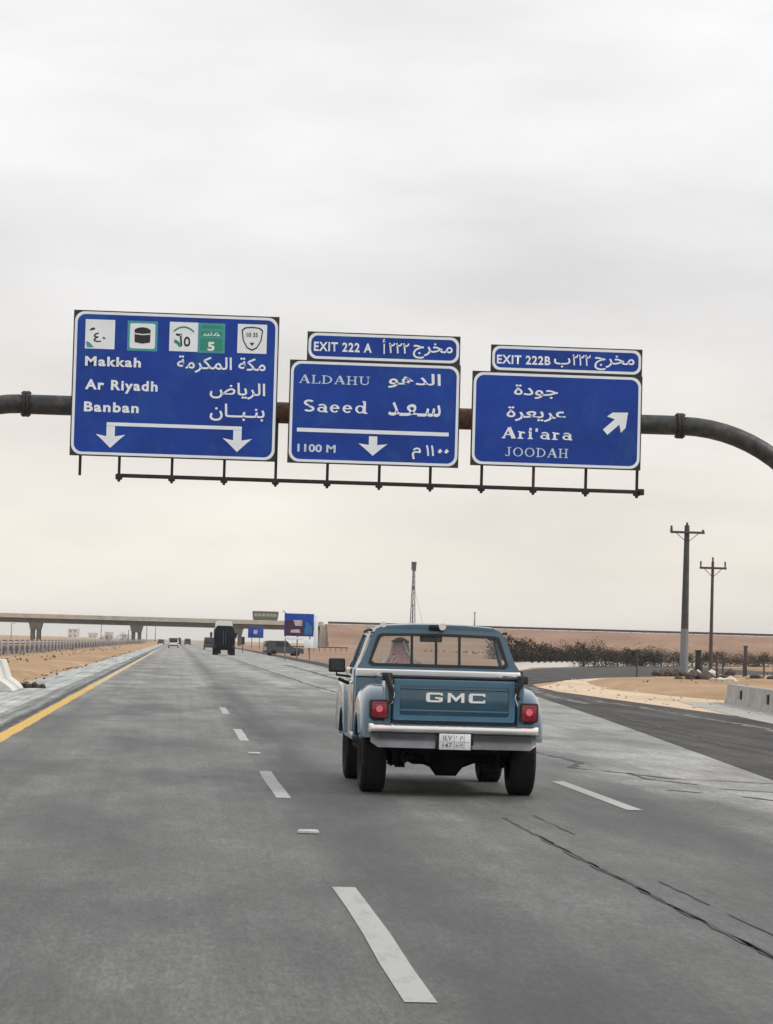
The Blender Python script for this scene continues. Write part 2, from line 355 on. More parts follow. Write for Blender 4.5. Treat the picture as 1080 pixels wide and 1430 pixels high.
# ------------------------------------------------------------ ground and roads
def ground():
    b = B(); N = 90; xs = [-9000, -3000, -1200, -600, -300, -150, -80, -50, -34, -30, -26, -14, -12.5, -11, -9.5, -8, -6.5, -5.6, -4.9, 9, 12, 16, 22, 30, 40, 55, 80, 120, 200, 400, 900, 2500, 9000]
    ys = [-300, -50, 0, 20, 40]+[50+5*i for i in range(90)]+[520, 560, 620, 700, 800, 900, 1100, 1400, 2000, 3500, 7000, 14000]
    g = []
    for y in ys:
        row = []
        for x in xs:
            z = -.03
            if -12.6 < x < -5.5 and 30 < y < 900: z += -.08+.03*math.sin(y*.11+x)*math.sin(y*.037+x*.7)+random.uniform(-.03, .09)+.1
            if x > 60 and 200 < y < 850: z += random.uniform(0, .25)
            row.append(b.m.verts.new((x, y, z)))
        g.append(row)
    for r0, r1 in zip(g, g[1:]):
        for i in range(len(xs)-1): b.m.faces.new((r0[i], r0[i+1], r1[i+1], r1[i]))
    struct(b.obj('ground', 'sand', smooth=60))
ground()
def edge_x(y): return 10.2 + max(0, (y-200))*.0058 if y < 700 else 13.1
ys = [-40, 0, 10, 20, 36, 60, 92, 112, 137, 160, 200, 260, 320, 400, 500, 600, 700, 900, 1200, 1800, 2600]
def right_pav(y):
    pts = [(-40, 13), (10, 13), (36, 13.5), (60, 14), (92, 14), (112, 14), (130, 11.2), (150, 9.4), (170, 9.6), (200, 10.2), (500, 12.0), (900, 13), (2600, 13)]
    for (a, xa), (c, xc) in zip(pts, pts[1:]):
        if a <= y <= c: return xa+(xc-xa)*(y-a)/(c-a)
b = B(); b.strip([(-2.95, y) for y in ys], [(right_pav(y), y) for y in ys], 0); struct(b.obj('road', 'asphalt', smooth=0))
rampL = [(3.9, -20), (5.9, 10), (7.6, 36), (9.9, 65), (11.85, 92), (13.1, 110), (15.2, 135), (19.5, 170), (24.0, 200), (29.5, 233), (44, 295), (62, 350), (95, 430), (150, 540)]
rampR = [(14.35, -20), (14.35, 10), (14.35, 36), (14.35, 65), (14.35, 92), (14.4, 112), (16.2, 130), (20.4, 150), (25, 167), (32.3, 189), (45, 224), (66, 266), (100, 320), (160, 400)]
b = B(); b.strip(rampL, rampR, .004); struct(b.obj('ramp_road', 'ramp', smooth=0))
b = B(); b.strip([(-5.0, y) for y in ys], [(-2.95, y) for y in ys], -.008); struct(b.obj('shoulder', 'left_shoulder', smooth=0))
b = B(); b.strip([(-3.45, y) for y in ys], [(-2.97, y) for y in ys], -.004); struct(b.obj('rumble_strip_bed', 'rumble', smooth=0))
b = B(); b.strip([(-26, y) for y in ys], [(-14, y) for y in ys], -.02); struct(b.obj('opposite_road', 'road_patch', smooth=0))
# sand bank that borders the left shoulder
b = B(); L, Rr = [], []
yy = list(range(20, 700, 4))
rows = []
for y in yy:
    w = random.uniform(-.18, .18)
    h = .10+.07*math.sin(y*.13)+random.uniform(0, .06)
    rows.append([b.m.verts.new(p) for p in ((-5.05+w, y, -.012), (-5.6+w, y, h*.8), (-6.6, y, h*.9+.03), (-8.6, y, h*.5+.02), (-11.8, y, -.02))])
for a, c in zip(rows, rows[1:]):
    for i in range(4): b.m.faces.new((a[i], a[i+1], c[i+1], c[i]))
struct(b.obj('verge', 'sand', smooth=60))
# sand island between the road and the ramp: raised, with pale edge
isl = [(14.4, 8), (14.4, 36), (14.4, 65), (14.4, 92), (14.45, 108), (15.1, 119), (16.4, 126), (20.4, 149), (25, 167), (32.3, 189), (45, 224), (66, 266), (100, 320), (160, 400), (240, 400), (240, 8)]
b = B(); b.poly(isl, .004); struct(b.obj('island', 'pale_sand', smooth=0))
b = B()
inner = [(17.5, 20), (17.2, 60), (19.4, 90), (18.2, 104), (18.0, 119), (20.6, 143), (25.5, 161), (33, 182), (46, 214), (66, 250), (66, 20)]
r0 = [(x, y, .005) for x, y in inner]
cx, cy = 34, 110
r1 = [(x+(cx-x)*.06, y+(cy-y)*.04, .22+random.uniform(-.03, .04)) for x, y in inner]
r2 = [(x+(cx-x)*.4, y+(cy-y)*.35, .30+random.uniform(-.06, .12)) for x, y in inner]
b.loft([r0, r1, r2], cap=False); b.m.faces.new([v for v in b.m.verts][-len(inner):]); struct(b.obj('sand_mound', 'sand', smooth=60))
# edge kerb on the right of the far road, its shade painted in dark
b = B(); k = [y for y in ys if 150 <= y <= 900]
for a, c in zip(k, k[1:]):
    b.strip([(right_pav(a), a), (right_pav(c), c)], [(right_pav(a)+.01, a), (right_pav(c)+.01, c)], .0)
b.m.free(); b = B()
for a, c in zip(k, k[1:]):
    xa, xc = right_pav(a), right_pav(c)
    b.loft([[(xa, a, -.03), (xa, a, .22), (xa+.3, a, .22), (xa+.3, a, -.03)], [(xc, c, -.03), (xc, c, .22), (xc+.3, c, .22), (xc+.3, c, -.03)]])
struct(b.obj('kerb', 'girder', smooth=0))
# pinkish sand rising from the right road edge
b = B(); rows = []
def ramp_left(y):
    for (xa, ya), (xb, yb) in zip(rampL, rampL[1:]):
        if ya <= y <= yb: return xa+(xb-xa)*(y-ya)/(yb-ya)
    return 150
for y in list(range(128, 880, 10)):
    x0 = right_pav(y)+.35; x1 = min(x0+45, ramp_left(y)-.35); w = max(.1, x1-x0); e = min(1, (y-128)/60)*min(1, w/8)
    rows.append([b.m.verts.new(p) for p in ((x0, y, -.028+.02*(y == 128)), (x0+w*.25, y, (.30+random.uniform(0, .2))*e), (x0+w*.5, y, (.4+random.uniform(0, .3))*e), (x0+w*.75, y, (.45+random.uniform(0, .3))*e), (x1, y, -.028))])
for a, c in zip(rows, rows[1:]):
    for i in range(4): b.m.faces.new((a[i], a[i+1], c[i+1], c[i]))
struct(b.obj('sand_bank', 'pink_sand', smooth=60))

def line_rect(name, m, x0, x1, y0, y1, z=.004, wob=0):
    b = B(); n = max(2, int((y1-y0)/1.2)); l_, r_ = [], []
    for i in range(n+1):
        y = y0+(y1-y0)*i/n; w = random.uniform(-wob, wob)
        l_.append((x0+w, y)); r_.append((x1+w+random.uniform(-wob, wob)*.5, y))
    b.strip(l_, r_, z); return struct(b.obj(name, m, smooth=0))
line_rect('yellow_line', 'yellow_paint', -2.74, -2.50, 10, 95, wob=.012)
line_rect('yellow_line', 'pale_yellow', -2.74, -2.50, 95.1, 420, wob=.012)
line_rect('edge_seam', 'tar_soft', -2.95, -2.80, 10, 300, z=.0045, wob=.03)
for k in range(4):
    y = 12.65+16.35*k
    line_rect('lane_line', 'white_paint' if k < 3 else 'faded_paint', 1.055, 1.205, y, y+5.9, wob=.009)
line_rect('lane_line', 'white_paint', 4.52, 4.68, 28.3, 34.1, wob=.006)
line_rect('lane_line', 'faded_paint', 4.54, 4.68, 44.6, 50.5, wob=.006)
line_rect('lane_line', 'faded_paint', 4.54, 4.68, 60.9, 66.8, wob=.006)
# rumble bars
b = B()
for i in range(330):
    y = 26+i*.55; b.box((-3.40, y, -.003), (-3.02, y+.2, .014))
tag(b.obj('rumble_bars', 'left_shoulder', smooth=0), kind='stuff', label='raised rumble bars beside the yellow edge line', cat='rumble strip')
# tar seams and cracks
def crack(pts, w, m='tar', z=.0045, name='tar_seam'):
    pts2 = []
    for (x0, y0), (x1, y1) in zip(pts, pts[1:]):
        n = max(2, int(math.hypot(x1-x0, y1-y0)/.25))
        for i in range(n): t = i/n; pts2.append((x0+(x1-x0)*t, y0+(y1-y0)*t))
    pts2.append(pts[-1]); l_, r_ = [], []; ox = oy = 0
    for i, (x, y) in enumerate(pts2):
        ox = ox*.7+random.uniform(-1, 1)*w*.28; oy = oy*.7+random.uniform(-1, 1)*w*.4
        d = Vector((pts2[min(i+1, len(pts2)-1)][0]-pts2[max(i-1, 0)][0], pts2[min(i+1, len(pts2)-1)][1]-pts2[max(i-1, 0)][1])).normalized()
        ww = w*random.uniform(.15, 1)*.5; nx, ny = -d.y, d.x
        l_.append((x+ox+nx*ww, y+oy+ny*ww)); r_.append((x+ox-nx*ww, y+oy-ny*ww))
    b = B(); b.strip(l_, r_, z); return struct(b.obj(name, m, smooth=0))
crack([(3.08, 26.5), (3.09, 22), (3.11, 19), (3.14, 16.8), (3.16, 13.5)], .06, m='tar_soft'); crack([(3.10, 24), (3.13, 18), (3.17, 13.5)], .03)
crack([(3.42, 27), (3.44, 24.4)], .035); crack([(3.37, 19.6), (3.39, 17.8)], .04); crack([(3.38, 17.3), (3.40, 15.6), (3.42, 14.6)], .03)
crack([(5.5, 44), (5.7, 40), (5.35, 38.2), (5.85, 36.9), (6.3, 35.6), (6.8, 35.4), (7.4, 34.9)], .13)
crack([(5.9, 37), (5.9, 35.3), (6.3, 34.2)], .1); crack([(6.3, 31.5), (6.6, 30.6), (7.0, 30.2)], .1); crack([(5.7, 32.6), (5.95, 32.1)], .12)
crack([(5.9, 27.4), (6.1, 27.2)], .1); crack([(6.4, 33.2), (6.9, 32.6), (7.1, 31.6)], .09)
crack([(7.0, 62), (7.15, 90), (7.3, 130), (7.6, 200)], .3)
crack([(5.4, 60), (5.3, 80), (5.1, 110), (5.0, 160), (5.02, 260)], .16)
crack([(11.2, 38), (12.2, 52), (12.9, 66), (13.2, 80), (13.3, 92)], .34, m='scuff', z=.0085, name='ramp_scuff')
crack([(9.4, 48), (10.4, 62), (11.4, 76)], .2, m='tar_soft', z=.0085, name='ramp_stain')
crack([(12.1, 84), (13.2, 104), (14.6, 118)], .5, m='scuff', z=.0085, name='ramp_scuff')
def stud(x, y, first=[None]):
    if first[0] is None:
        b = B(); b.loft([[(s*.09*c, s2*.07*c, z) for s, s2 in ((-1, -1), (1, -1), (1, 1), (-1, 1))] for c, z in ((1, .001), (.95, .018), (.7, .026))])
        o = b.obj('road_stud', 'stud_white', smooth=20); first[0] = o
    else: o = first[0].copy(); COL.objects.link(o)
    o.location = (x, y, 0.004); return o
for i, y in enumerate((23.75, 40.1)):
    tag(stud(1.14, y), ['white road stud alone on the asphalt between the nearest two lane dashes', 'small road stud between the second and third nearest lane dashes', 'small road stud between the third and fourth lane dashes', 'farthest road stud visible in the lane line'][i], 'road stud', 'road studs in the gaps of the lane line')

# ------------------------------------------------------------ lettering
def islands(me):
    bm = bmesh.new(); bm.from_mesh(me); bm.verts.ensure_lookup_table(); seen = {}; k = 0
    for v in bm.verts:
        if v.index in seen: continue
        st = [v]; seen[v.index] = k
        while st:
            q = st.pop()
            for e in q.link_edges:
                w = e.other_vert(q)
                if w.index not in seen: seen[w.index] = k; st.append(w)
        k += 1
    bm.free(); return seen
def text_obj(s, box, y, parent, m='sign_white', bold=.015, name='lettering', space=1.0):
    """box = x0,x1,z0,z1 in the parent's frame; the text faces -Y"""
    c = bpy.data.curves.new('t', 'FONT'); c.body = s; c.offset = bold; c.resolution_u = 3; c.space_character = space
    o = bpy.data.objects.new('t', c); COL.objects.link(o); bpy.context.view_layer.update()
    me = bpy.data.meshes.new_from_object(o.evaluated_get(bpy.context.evaluated_depsgraph_get()))
    bpy.data.objects.remove(o); bpy.data.curves.remove(c)
    xs = [v.co.x for v in me.vertices]; ys_ = [v.co.y for v in me.vertices]
    x0, x1, z0, z1 = box; sx = (x1-x0)/(max(xs)-min(xs)); sz = (z1-z0)/(max(ys_)-min(ys_)); isl_ = islands(me)
    for v in me.vertices:
        v.co = Vector((x0+(v.co.x-min(xs))*sx, y-.0012*(isl_[v.index] % 7), z0+(v.co.y-min(ys_))*sz))
    me.name = name; me.materials.clear(); me.materials.append(M[m])
    t = bpy.data.objects.new(name, me); COL.objects.link(t); t.parent = parent; return t
# wide engraved serif capitals, drawn from strokes: l = bar, r = ring/arc
SER = {
 'A': (1.0, [('l', .12, .02, .50, 1, .07), ('l', .50, 1, .86, .02, .17), ('l', .26, .34, .72, .34, .06), ('l', 0, .03, .26, .03, .06), ('l', .68, .03, 1, .03, .06)]),
 'L': (.8, [('l', .2, 0, .2, 1, .17), ('l', .02, .97, .38, .97, .06), ('l', 0, .03, .78, .03, .06), ('l', .75, 0, .78, .3, .08)]),
 'D': (1.0, [('l', .2, 0, .2, 1, .16), ('r', .3, .5, .66, .5, -90, 90, .17, .06), ('l', 0, .97, .35, .97, .06), ('l', 0, .03, .35, .03, .06)]),
 'H': (1.0, [('l', .2, 0, .2, 1, .16), ('l', .8, 0, .8, 1, .16), ('l', .2, .5, .8, .5, .06), ('l', 0, .97, .4, .97, .06), ('l', 0, .03, .4, .03, .06), ('l', .6, .97, 1, .97, .06), ('l', .6, .03, 1, .03, .06)]),
 'U': (1.0, [('l', .2, .35, .2, 1, .16), ('l', .84, .35, .84, 1, .06), ('r', .52, .38, .39, .38, 180, 360, .12, .08), ('l', 0, .97, .4, .97, .06), ('l', .68, .97, 1, .97, .06)]),
 'J': (.62, [('l', .36, .2, .36, 1, .16), ('r', .2, .2, .24, .2, 180, 360, .1, .07), ('l', .16, .97, .58, .97, .06)]),
 'O': (1.05, [('r', .52, .5, .5, .5, 0, 360, .17, .06)]),
 'S': (.8, [('r', .4, .74, .36, .26, 30, 270, .15, .09), ('r', .4, .26, .38, .26, -150, 90, .15, .09)]),
 'a': (.72, [('r', .32, .22, .30, .22, 0, 360, .13, .06), ('l', .58, 0, .58, .5, .14), ('r', .34, .48, .28, .2, 0, 160, .10, .07), ('l', .5, .03, .74, .03, .06)]),
 'e': (.72, [('r', .35, .33, .33, .33, 0, 320, .14, .06), ('l', .06, .36, .66, .36, .06)]),
 'd': (.85, [('r', .36, .33, .34, .33, 0, 360, .14, .06), ('l', .66, 0, .66, 1, .14), ('l', .5, .97, .66, .97, .06), ('l', .6, .03, .86, .03, .06)]),
 'r': (.6, [('l', .2, 0, .2, .66, .15), ('r', .38, .46, .2, .2, 20, 150, .1, .09), ('l', 0, .03, .42, .03, .06), ('l', .02, .64, .2, .64, .06)]),
 'i': (.36, [('l', .18, 0, .18, .66, .15), ('l', .1, .88, .27, .88, .16), ('l', 0, .03, .37, .03, .06), ('l', .02, .64, .2, .64, .06)]),
 "'": (.25, [('l', .12, .68, .15, 1, .12)]),
}
def strokes_into(b, st, fx, fz, y0, ws=1.0):
    k = 0
    for s in st:
        y = y0-.0012*(k % 6); k += 1
        if s[0] == 'l':
            _, x0, z0, x1, z1, w = s; w *= ws; d = Vector((fx(x1)-fx(x0), fz(z1)-fz(z0)));
            if d.length == 0: continue
            dn = d.normalized(); nx = Vector((-dn.y, dn.x))
            ww = w*abs(fx(1)-fx(0))*abs(nx.x)+w*1.35*abs(fz(1)-fz(0))*abs(nx.y)
            p = [(fx(x0), fz(z0)), (fx(x1), fz(z1))]
            q = [(p[0][0]+nx.x*ww/2, p[0][1]+nx.y*ww/2), (p[1][0]+nx.x*ww/2, p[1][1]+nx.y*ww/2), (p[1][0]-nx.x*ww/2, p[1][1]-nx.y*ww/2), (p[0][0]-nx.x*ww/2, p[0][1]-nx.y*ww/2)]
            b.m.faces.new(b.ring([(x, y, z) for x, z in q]))
        else:
            _, cx, cz, rx, rz, a0, a1, tx, tz = s; tx *= ws; tz *= ws*1.35; n = 18
            o_, i_ = [], []
            for j in range(n+1):
                a = R(a0+(a1-a0)*j/n); o_.append((fx(cx+rx*math.cos(a)), y, fz(cz+rz*math.sin(a)))); i_.append((fx(cx+(rx-tx)*math.cos(a)), y, fz(cz+(rz-tz)*math.sin(a))))
            o_, i_ = b.ring(o_), b.ring(i_)
            for j in range(n): b.m.faces.new((o_[j], o_[j+1], i_[j+1], i_[j]))
def serif(s, box, y, parent, m='sign_white', ws=1.25):
    x0, x1, z0, z1 = box; tot = sum(SER[c][0]+.14 for c in s)-.14; k = (x1-x0)/tot; b = B(); x = x0
    for c in s:
        w, st = SER[c]; strokes_into(b, st, lambda u, x=x: x+u*k, lambda v: z0+v*(z1-z0), y, ws); x += (w+.14)*k
    return b.obj('lettering', m, parent, smooth=0)
def flat(pts, y, parent, m, name):
    b = B(); b.m.faces.new(b.ring([(x, y, z) for x, z in pts])); return b.obj(name, m, parent, smooth=0)
def solid(pts, y0, y1, parent, m, name):
    b = B(); b.prism(pts, 'y', y0, y1); return b.obj(name, m, parent, smooth=0)
def down_arrow(cx, top, bot, hw, y, parent):
    """stubby highway lane arrow: shaft with swept wings"""
    h = top-bot
    p = [(cx-.12, top), (cx+.12, top), (cx+.12, bot+.34*h+.12), (cx+hw, bot+.62*h), (cx+hw*.62, bot+.40*h), (cx, bot), (cx-hw*.62, bot+.40*h), (cx-hw, bot+.62*h), (cx-.12, bot+.34*h+.12)]
    return flat(p, y, parent, 'sign_white', 'arrow')

# ------------------------------------------------------------ gantry and signs
GY = 82.6
g = empty('sign_gantry', (19.2, GY, 0)); tag(g, 'dark tubular sign gantry spanning the road with curved elbow ends and a hanging rail', 'gantry')
def lx(pts): return [(x-19.2, y-GY, z) for x, y, z in pts]
b = B(); b.tube(lx([(-4.45, GY, 8.2), (14.42, GY, 8.22)]), .285, 28); b.obj('beam', 'dark_steel', g, 40)
for x in (2.86, 8.12):
    b = B(); b.tube(lx([(x-.32, GY, 8.2), (x+.32, GY, 8.2)]), .31, 28); b.obj('sleeve', 'rust_steel', g, 40)
RAD = 4.75
for s, xs_ in ((1, 14.55), (-1, -4.58)):
    pts = [(xs_-s*.1, GY, 8.21)]+[(xs_+s*RAD*math.sin(R(a)), GY, 8.21-RAD*(1-math.cos(R(a)))) for a in range(0, 91, 5)]
    b = B(); b.tube(lx(pts), .275, 28, True); b.obj('elbow', 'dark_steel', g, 40)
    xe = xs_+s*RAD
    b = B(); b.tube(lx([(xe, GY, 3.48), (xe, GY, .1)]), [.275, .30], 28); b.obj('post', 'dark_steel', g, 40)
    b = B(); b.box((xe-19.2-.5, -.5, .02), (xe-19.2+.5, .5, .12), .01); b.obj('base_plate', 'dark_steel', g)
    b = B()
    for dx in (-.055, .055): b.tube(lx([(xs_-s*.07+dx-.045, GY, 8.21), (xs_-s*.07+dx+.045, GY, 8.21)]), .375, 28)
    for k in range(10):
        a = k*math.pi/5; yy_, zz = GY+.33*math.cos(a), 8.21+.33*math.sin(a); b.tube(lx([(xs_-s*.07-.14, yy_, zz), (xs_-s*.07+.14, yy_, zz)]), .025, 6)
    b.obj('flange', 'black_steel', g, 40)
HX = [-2.9, -1.78, -.27, 1.23, 2.71, 4.2, 5.7, 7.18, 8.67, 10.18, 11.71, 13.21]
for i, x in enumerate(HX):
    bot = 6.19 if i == 0 else 6.04
    b = B(); b.box((x-19.2-.04, -.30, bot), (x-19.2+.04, -.22, 8.0), .01); b.box((x-19.2-.05, -.3, 7.9), (x-19.2+.05, .0, 8.0), .01)
    h = b.obj('hanger', 'black_steel' if i not in (9,) else 'rust_steel', g)
    if i:
        b = B(); b.box((x-19.2-.10, -.36, 6.1), (x-19.2+.10, -.17, 6.27), .03); b.obj('clamp', 'black_steel', h)
b = B(); b.box((-1.82-19.2, -.32, 6.165), (13.3-19.2, -.2, 6.275), .02); b.box((13.2-19.2, -.36, 6.13), (13.42-19.2, -.16, 6.31), .02); b.obj('rail', 'black_steel', g)

def sign_panel(root, x0, x1, z0, z1, r=.28, bw=.075):
    """thick dark panel, white rounded border, blue rounded face (all in root frame)"""
    b = B(); b.prism([(x0, z0), (x1, z0), (x1, z1), (x0, z1)], 'y', 0, .10); p = b.obj('panel', 'sign_back', root, 0)
    i_ = .035
    b = B(); b.frame(rrect(x0+i_, x1-i_, z0+i_, z1-i_, r), rrect(x0+i_+bw, x1-i_-bw, z0+i_+bw, z1-i_-bw, r-bw*.6), 'y', -.007, -.003); b.obj('border', 'sign_white', p, 0)
    b = B(); b.prism(rrect(x0+i_+bw-.01, x1-i_-bw+.01, z0+i_+bw-.01, z1-i_-bw+.01, r-bw*.6), 'y', -.005, -.002); b.obj('face', 'sign_blue', p, 0)
    return p
SY = 82.0
# sign one
s1 = empty('road_sign', (0, SY, 0)); tag(s1, 'largest blue gantry sign, reading Makkah, Ar Riyadh and Banban over two down arrows', 'road sign', 'blue direction signs on the gantry')
sign_panel(s1, -3.20, 2.68, 6.74, 10.91)
T = -.010
text_obj('Makkah', (-2.84, -1.25, 9.31, 9.59), T, s1, bold=.035, space=1.18)
text_obj('Ar Riyadh', (-2.82, -.75, 8.55, 8.93), T, s1, bold=.035, space=1.18)
text_obj('Banban', (-2.83, -1.27, 8.0, 8.29), T, s1, bold=.035, space=1.18)
AR = {'makkah': '\uFE94\uFEE3\uFEAE\uFEDC\uFEE4\uFEDF\u0627 \uFE94\uFEDC\uFEE3', 'riyadh': '\uFEBD\uFE8E\uFBFF', }
# visual order (left to right) built from joined letter shapes
def vis(*forms): return ''.join(reversed(forms))
AR['makkah'] = vis('\uFEE3', '\uFEDC', '\uFE94', ' ', '\u0627', '\uFEDF', '\uFEE4', '\uFEDC', '\uFEAE', '\uFEE3', '\uFE94')
AR['riyadh'] = vis('\u0627', '\uFEDF', '\uFEAE', '\uFEF3', '\uFE8E', '\uFEBD')
AR['banban'] = vis('\uFE91', '\uFEE8', '\u0640', '\uFE92', '\u0640', '\u0640', '\uFE8E', '\uFEE5')
AR['dahu'] = vis('\u0627', '\uFEDF', '\uFEAA', '\uFEEB', '\uFEEE')
AR['saad'] = vis('\uFEB3', '\u0640', '\uFECC', '\u0640', '\uFEAA')
AR['exit'] = vis('\uFEE3', '\uFEA8', '\uFEAE', '\uFE9D')
AR['judah'] = vis('\uFE9F', '\uFEEE', '\u062F', '\uFE93')
AR['ariara'] = vis('\uFECB', '\uFEAE', '\uFEF3', '\uFECC', '\uFEAE', '\uFE93')
text_obj(AR['makkah'], (-.22, 2.32, 9.22, 9.70), T, s1, bold=.014)
text_obj(AR['riyadh'], (.74, 2.33, 8.50, 8.97), T, s1, bold=.014)
text_obj(AR['banban'], (.76, 2.33, 7.86, 8.36), T, s1, bold=.014)
flat([(-2.17, 7.615), (1.69, 7.615), (1.69, 7.715), (-2.17, 7.715)], T, s1, 'sign_white', 'arrow_bar')
down_arrow(-2.05, 7.609, 6.98, .42, T-.0015, s1); down_arrow(1.57, 7.609, 6.98, .42, T-.0015, s1)
def shield(x0, x1, z0, z1, m, edge=None):
    p = solid([(x0, z0), (x1, z0), (x1, z1), (x0, z1)], -.009, -.006, s1, edge or m, 'route_shield')
    if edge: flat(rrect(x0+.07, x1-.07, z0+.07, z1-.07, .06), -.0105, p, m, 'shield_face')
    return p
p = shield(-2.86, -2.02, 9.81, 10.65, 'sign_white')
text_obj('\u0664\u0660', (-2.62, -2.28, 10.0, 10.28), -.0105, p, 'sign_black', .01, 'shield_number')
flat([(-2.80, 9.84), (-2.60, 9.84), (-2.72, 9.98), (-2.84, 10.02)], -.0105, p, 'sign_teal', 'shield_mark'); flat([(-2.75, 10.32), (-2.58, 10.36), (-2.60, 10.42), (-2.70, 10.40)], -.0105, p, 'sign_back', 'shield_mark')
p = shield(-1.66, -.80, 9.79, 10.65, 'sign_white', 'sign_teal')
solid([(-1.45, 10.04), (-1.23, 10.0), (-1.01, 10.04), (-1.0, 10.40), (-1.10, 10.455), (-1.23, 10.475), (-1.36, 10.455), (-1.46, 10.40)], -.016, -.011, p, 'sign_black', 'black_cube_symbol')
flat([(-1.46, 10.27), (-1.23, 10.245), (-1.0, 10.27), (-1.0, 10.30), (-1.23, 10.275), (-1.46, 10.30)], -.0175, p, 'sign_white', 'symbol_band')
p = shield(-.46, .355, 9.82, 10.66, 'sign_white', 'sign_white')
text_obj('\u0666\u0665', (-.28, .14, 9.96, 10.34), -.012, p, 'sign_black', .02, 'shield_number')
b = B(); strokes_into(b, [('r', .5, .1, .6, .8, 50, 130, .05, .05), ('r', .1, 0, .35, .4, 20, 80, .1, .1)], lambda u: -.44+u*.78, lambda v: 9.86+v*.76, -.0125); b.obj('shield_mark', 'sign_green', p, smooth=0)
p = shield(.36, 1.13, 9.80, 10.66, 'sign_green', 'sign_teal')
for z0, z1 in ((10.42, 10.50), (10.22, 10.27)): flat([(.42, z0), (1.07, z0), (1.07, z1), (.42, z1)], -.012, p, 'sign_teal', 'shield_band')
text_obj('\uFEB3\uFEE4', (.5, 1.0, 10.29, 10.40), -.0125, p, 'sign_white', .0, 'shield_mark')
text_obj('5', (.64, .84, 9.86, 10.12), -.012, p, 'sign_white', .04, 'shield_number')
p = shield(1.49, 2.33, 9.83, 10.67, 'sign_white')
b = B(); oc = [(1.60, 10.50), (1.70, 10.58), (1.91, 10.60), (2.12, 10.58), (2.22, 10.50), (2.18, 10.20), (2.06, 9.98), (1.91, 9.90), (1.76, 9.98), (1.64, 10.20)]
cx_, cz_ = 1.91, 10.28; b.frame(oc, [(cx_+(x-cx_)*.88, cz_+(z-cz_)*.88) for x, z in oc], 'y', -.012, -.0095); b.obj('shield_outline', 'sign_black', p, 0)
text_obj('10 35', (1.75, 2.07, 10.30, 10.43), -.0125, p, 'sign_black', .02, 'shield_number')
flat([(1.84, 10.14), (1.98, 10.14), (1.91, 10.04)], -.0125, p, 'sign_black', 'shield_mark')
# sign two
s2 = empty('road_sign', (0, SY, 0)); tag(s2, 'middle blue gantry sign reading ALDAHU and Saeed with one down arrow, EXIT 222 A header', 'road sign', 'blue direction signs on the gantry')
sign_panel(s2, 3.02, 7.95, 6.73, 9.70); sign_panel(s2, 3.50, 7.92, 9.71, 10.53, .24)
text_obj('EXIT 222 A', (3.69, 5.36, 9.97, 10.24), T, s2, 'sign_white', .03, space=1.15)
text_obj('\u0623', (5.66, 5.76, 9.95, 10.38), T, s2, bold=.012)
text_obj('\u0662\u0662\u0662', (5.85, 6.44, 9.98, 10.28), T, s2, bold=.012)
text_obj(AR['exit'], (6.55, 7.70, 9.85, 10.31), T, s2, bold=.012)
serif('ALDAHU', (3.29, 5.33, 9.03, 9.27), T, s2, 'sign_soft', .95); text_obj(AR['dahu'], (5.86, 7.38, 8.98, 9.42), T, s2, bold=.014)
serif('Saeed', (3.43, 5.28, 8.21, 8.56), T, s2); text_obj(AR['saad'], (5.88, 7.40, 8.18, 8.58), T, s2, bold=.014)
flat([(3.27, 7.63), (7.65, 7.63), (7.65, 7.74), (3.27, 7.74)], T, s2, 'sign_white', 'divider_line'); down_arrow(5.47, 7.56, 7.0, .42, T, s2)
text_obj('1100 M', (3.30, 4.40, 7.05, 7.28), T, s2, 'sign_soft', bold=.03)
text_obj('\u0645', (6.60, 6.86, 6.94, 7.28), T, s2, bold=.012); text_obj('\u0661\u0661', (7.0, 7.24, 7.05, 7.36), T, s2, bold=.012)
flat([(7.34, 7.17), (7.41, 7.13), (7.48, 7.2), (7.41, 7.27)], T, s2, 'sign_white', 'numeral_dot'); flat([(7.53, 7.17), (7.60, 7.13), (7.67, 7.2), (7.60, 7.27)], T, s2, 'sign_white', 'numeral_dot')
# sign three
s3 = empty('road_sign', (0, SY, 0)); tag(s3, "right blue gantry sign reading Ari'ara and JOODAH, with a slanting arrow", 'road sign', 'blue direction signs on the gantry')
sign_panel(s3, 8.30, 13.25, 6.83, 9.56); sign_panel(s3, 8.82, 13.23, 9.57, 10.34, .22)
text_obj('EXIT 222B', (8.99, 10.55, 9.79, 10.05), T, s3, 'sign_white', .03, space=1.12)
text_obj('\uFE8F', (10.65, 11.13, 9.74, 10.02), T, s3, bold=.012); text_obj('\u0662\u0662\u0662', (11.19, 11.72, 9.81, 10.13), T, s3, bold=.012)
text_obj(AR['exit'], (11.83, 13.0, 9.70, 10.14), T, s3, bold=.012)
text_obj(AR['judah'], (9.51, 10.79, 8.80, 9.20), T, s3, bold=.014); text_obj(AR['ariara'], (9.31, 11.04, 8.14, 8.56), T, s3, bold=.014)
serif("Ari'ara", (9.19, 11.23, 7.64, 7.95), T, s3); serif('JOODAH', (9.31, 11.13, 7.12, 7.38), T, s3, 'sign_soft', .9)
ca, sa = math.cos(R(42)), math.sin(R(42))
ap = [(-.44, -.10), (.02, -.10), (.02, -.10), (-.10, -.31), (.10, -.29), (.44, 0), (.10, .29), (-.10, .31), (.02, .10), (-.44, .10)]
flat([(12.52+u*ca-v*sa, 8.2+u*sa+v*ca) for u, v in ap if True][0:2]+[(12.52+u*ca-v*sa, 8.2+u*sa+v*ca) for u, v in ap[3:]], T, s3, 'sign_white', 'arrow')

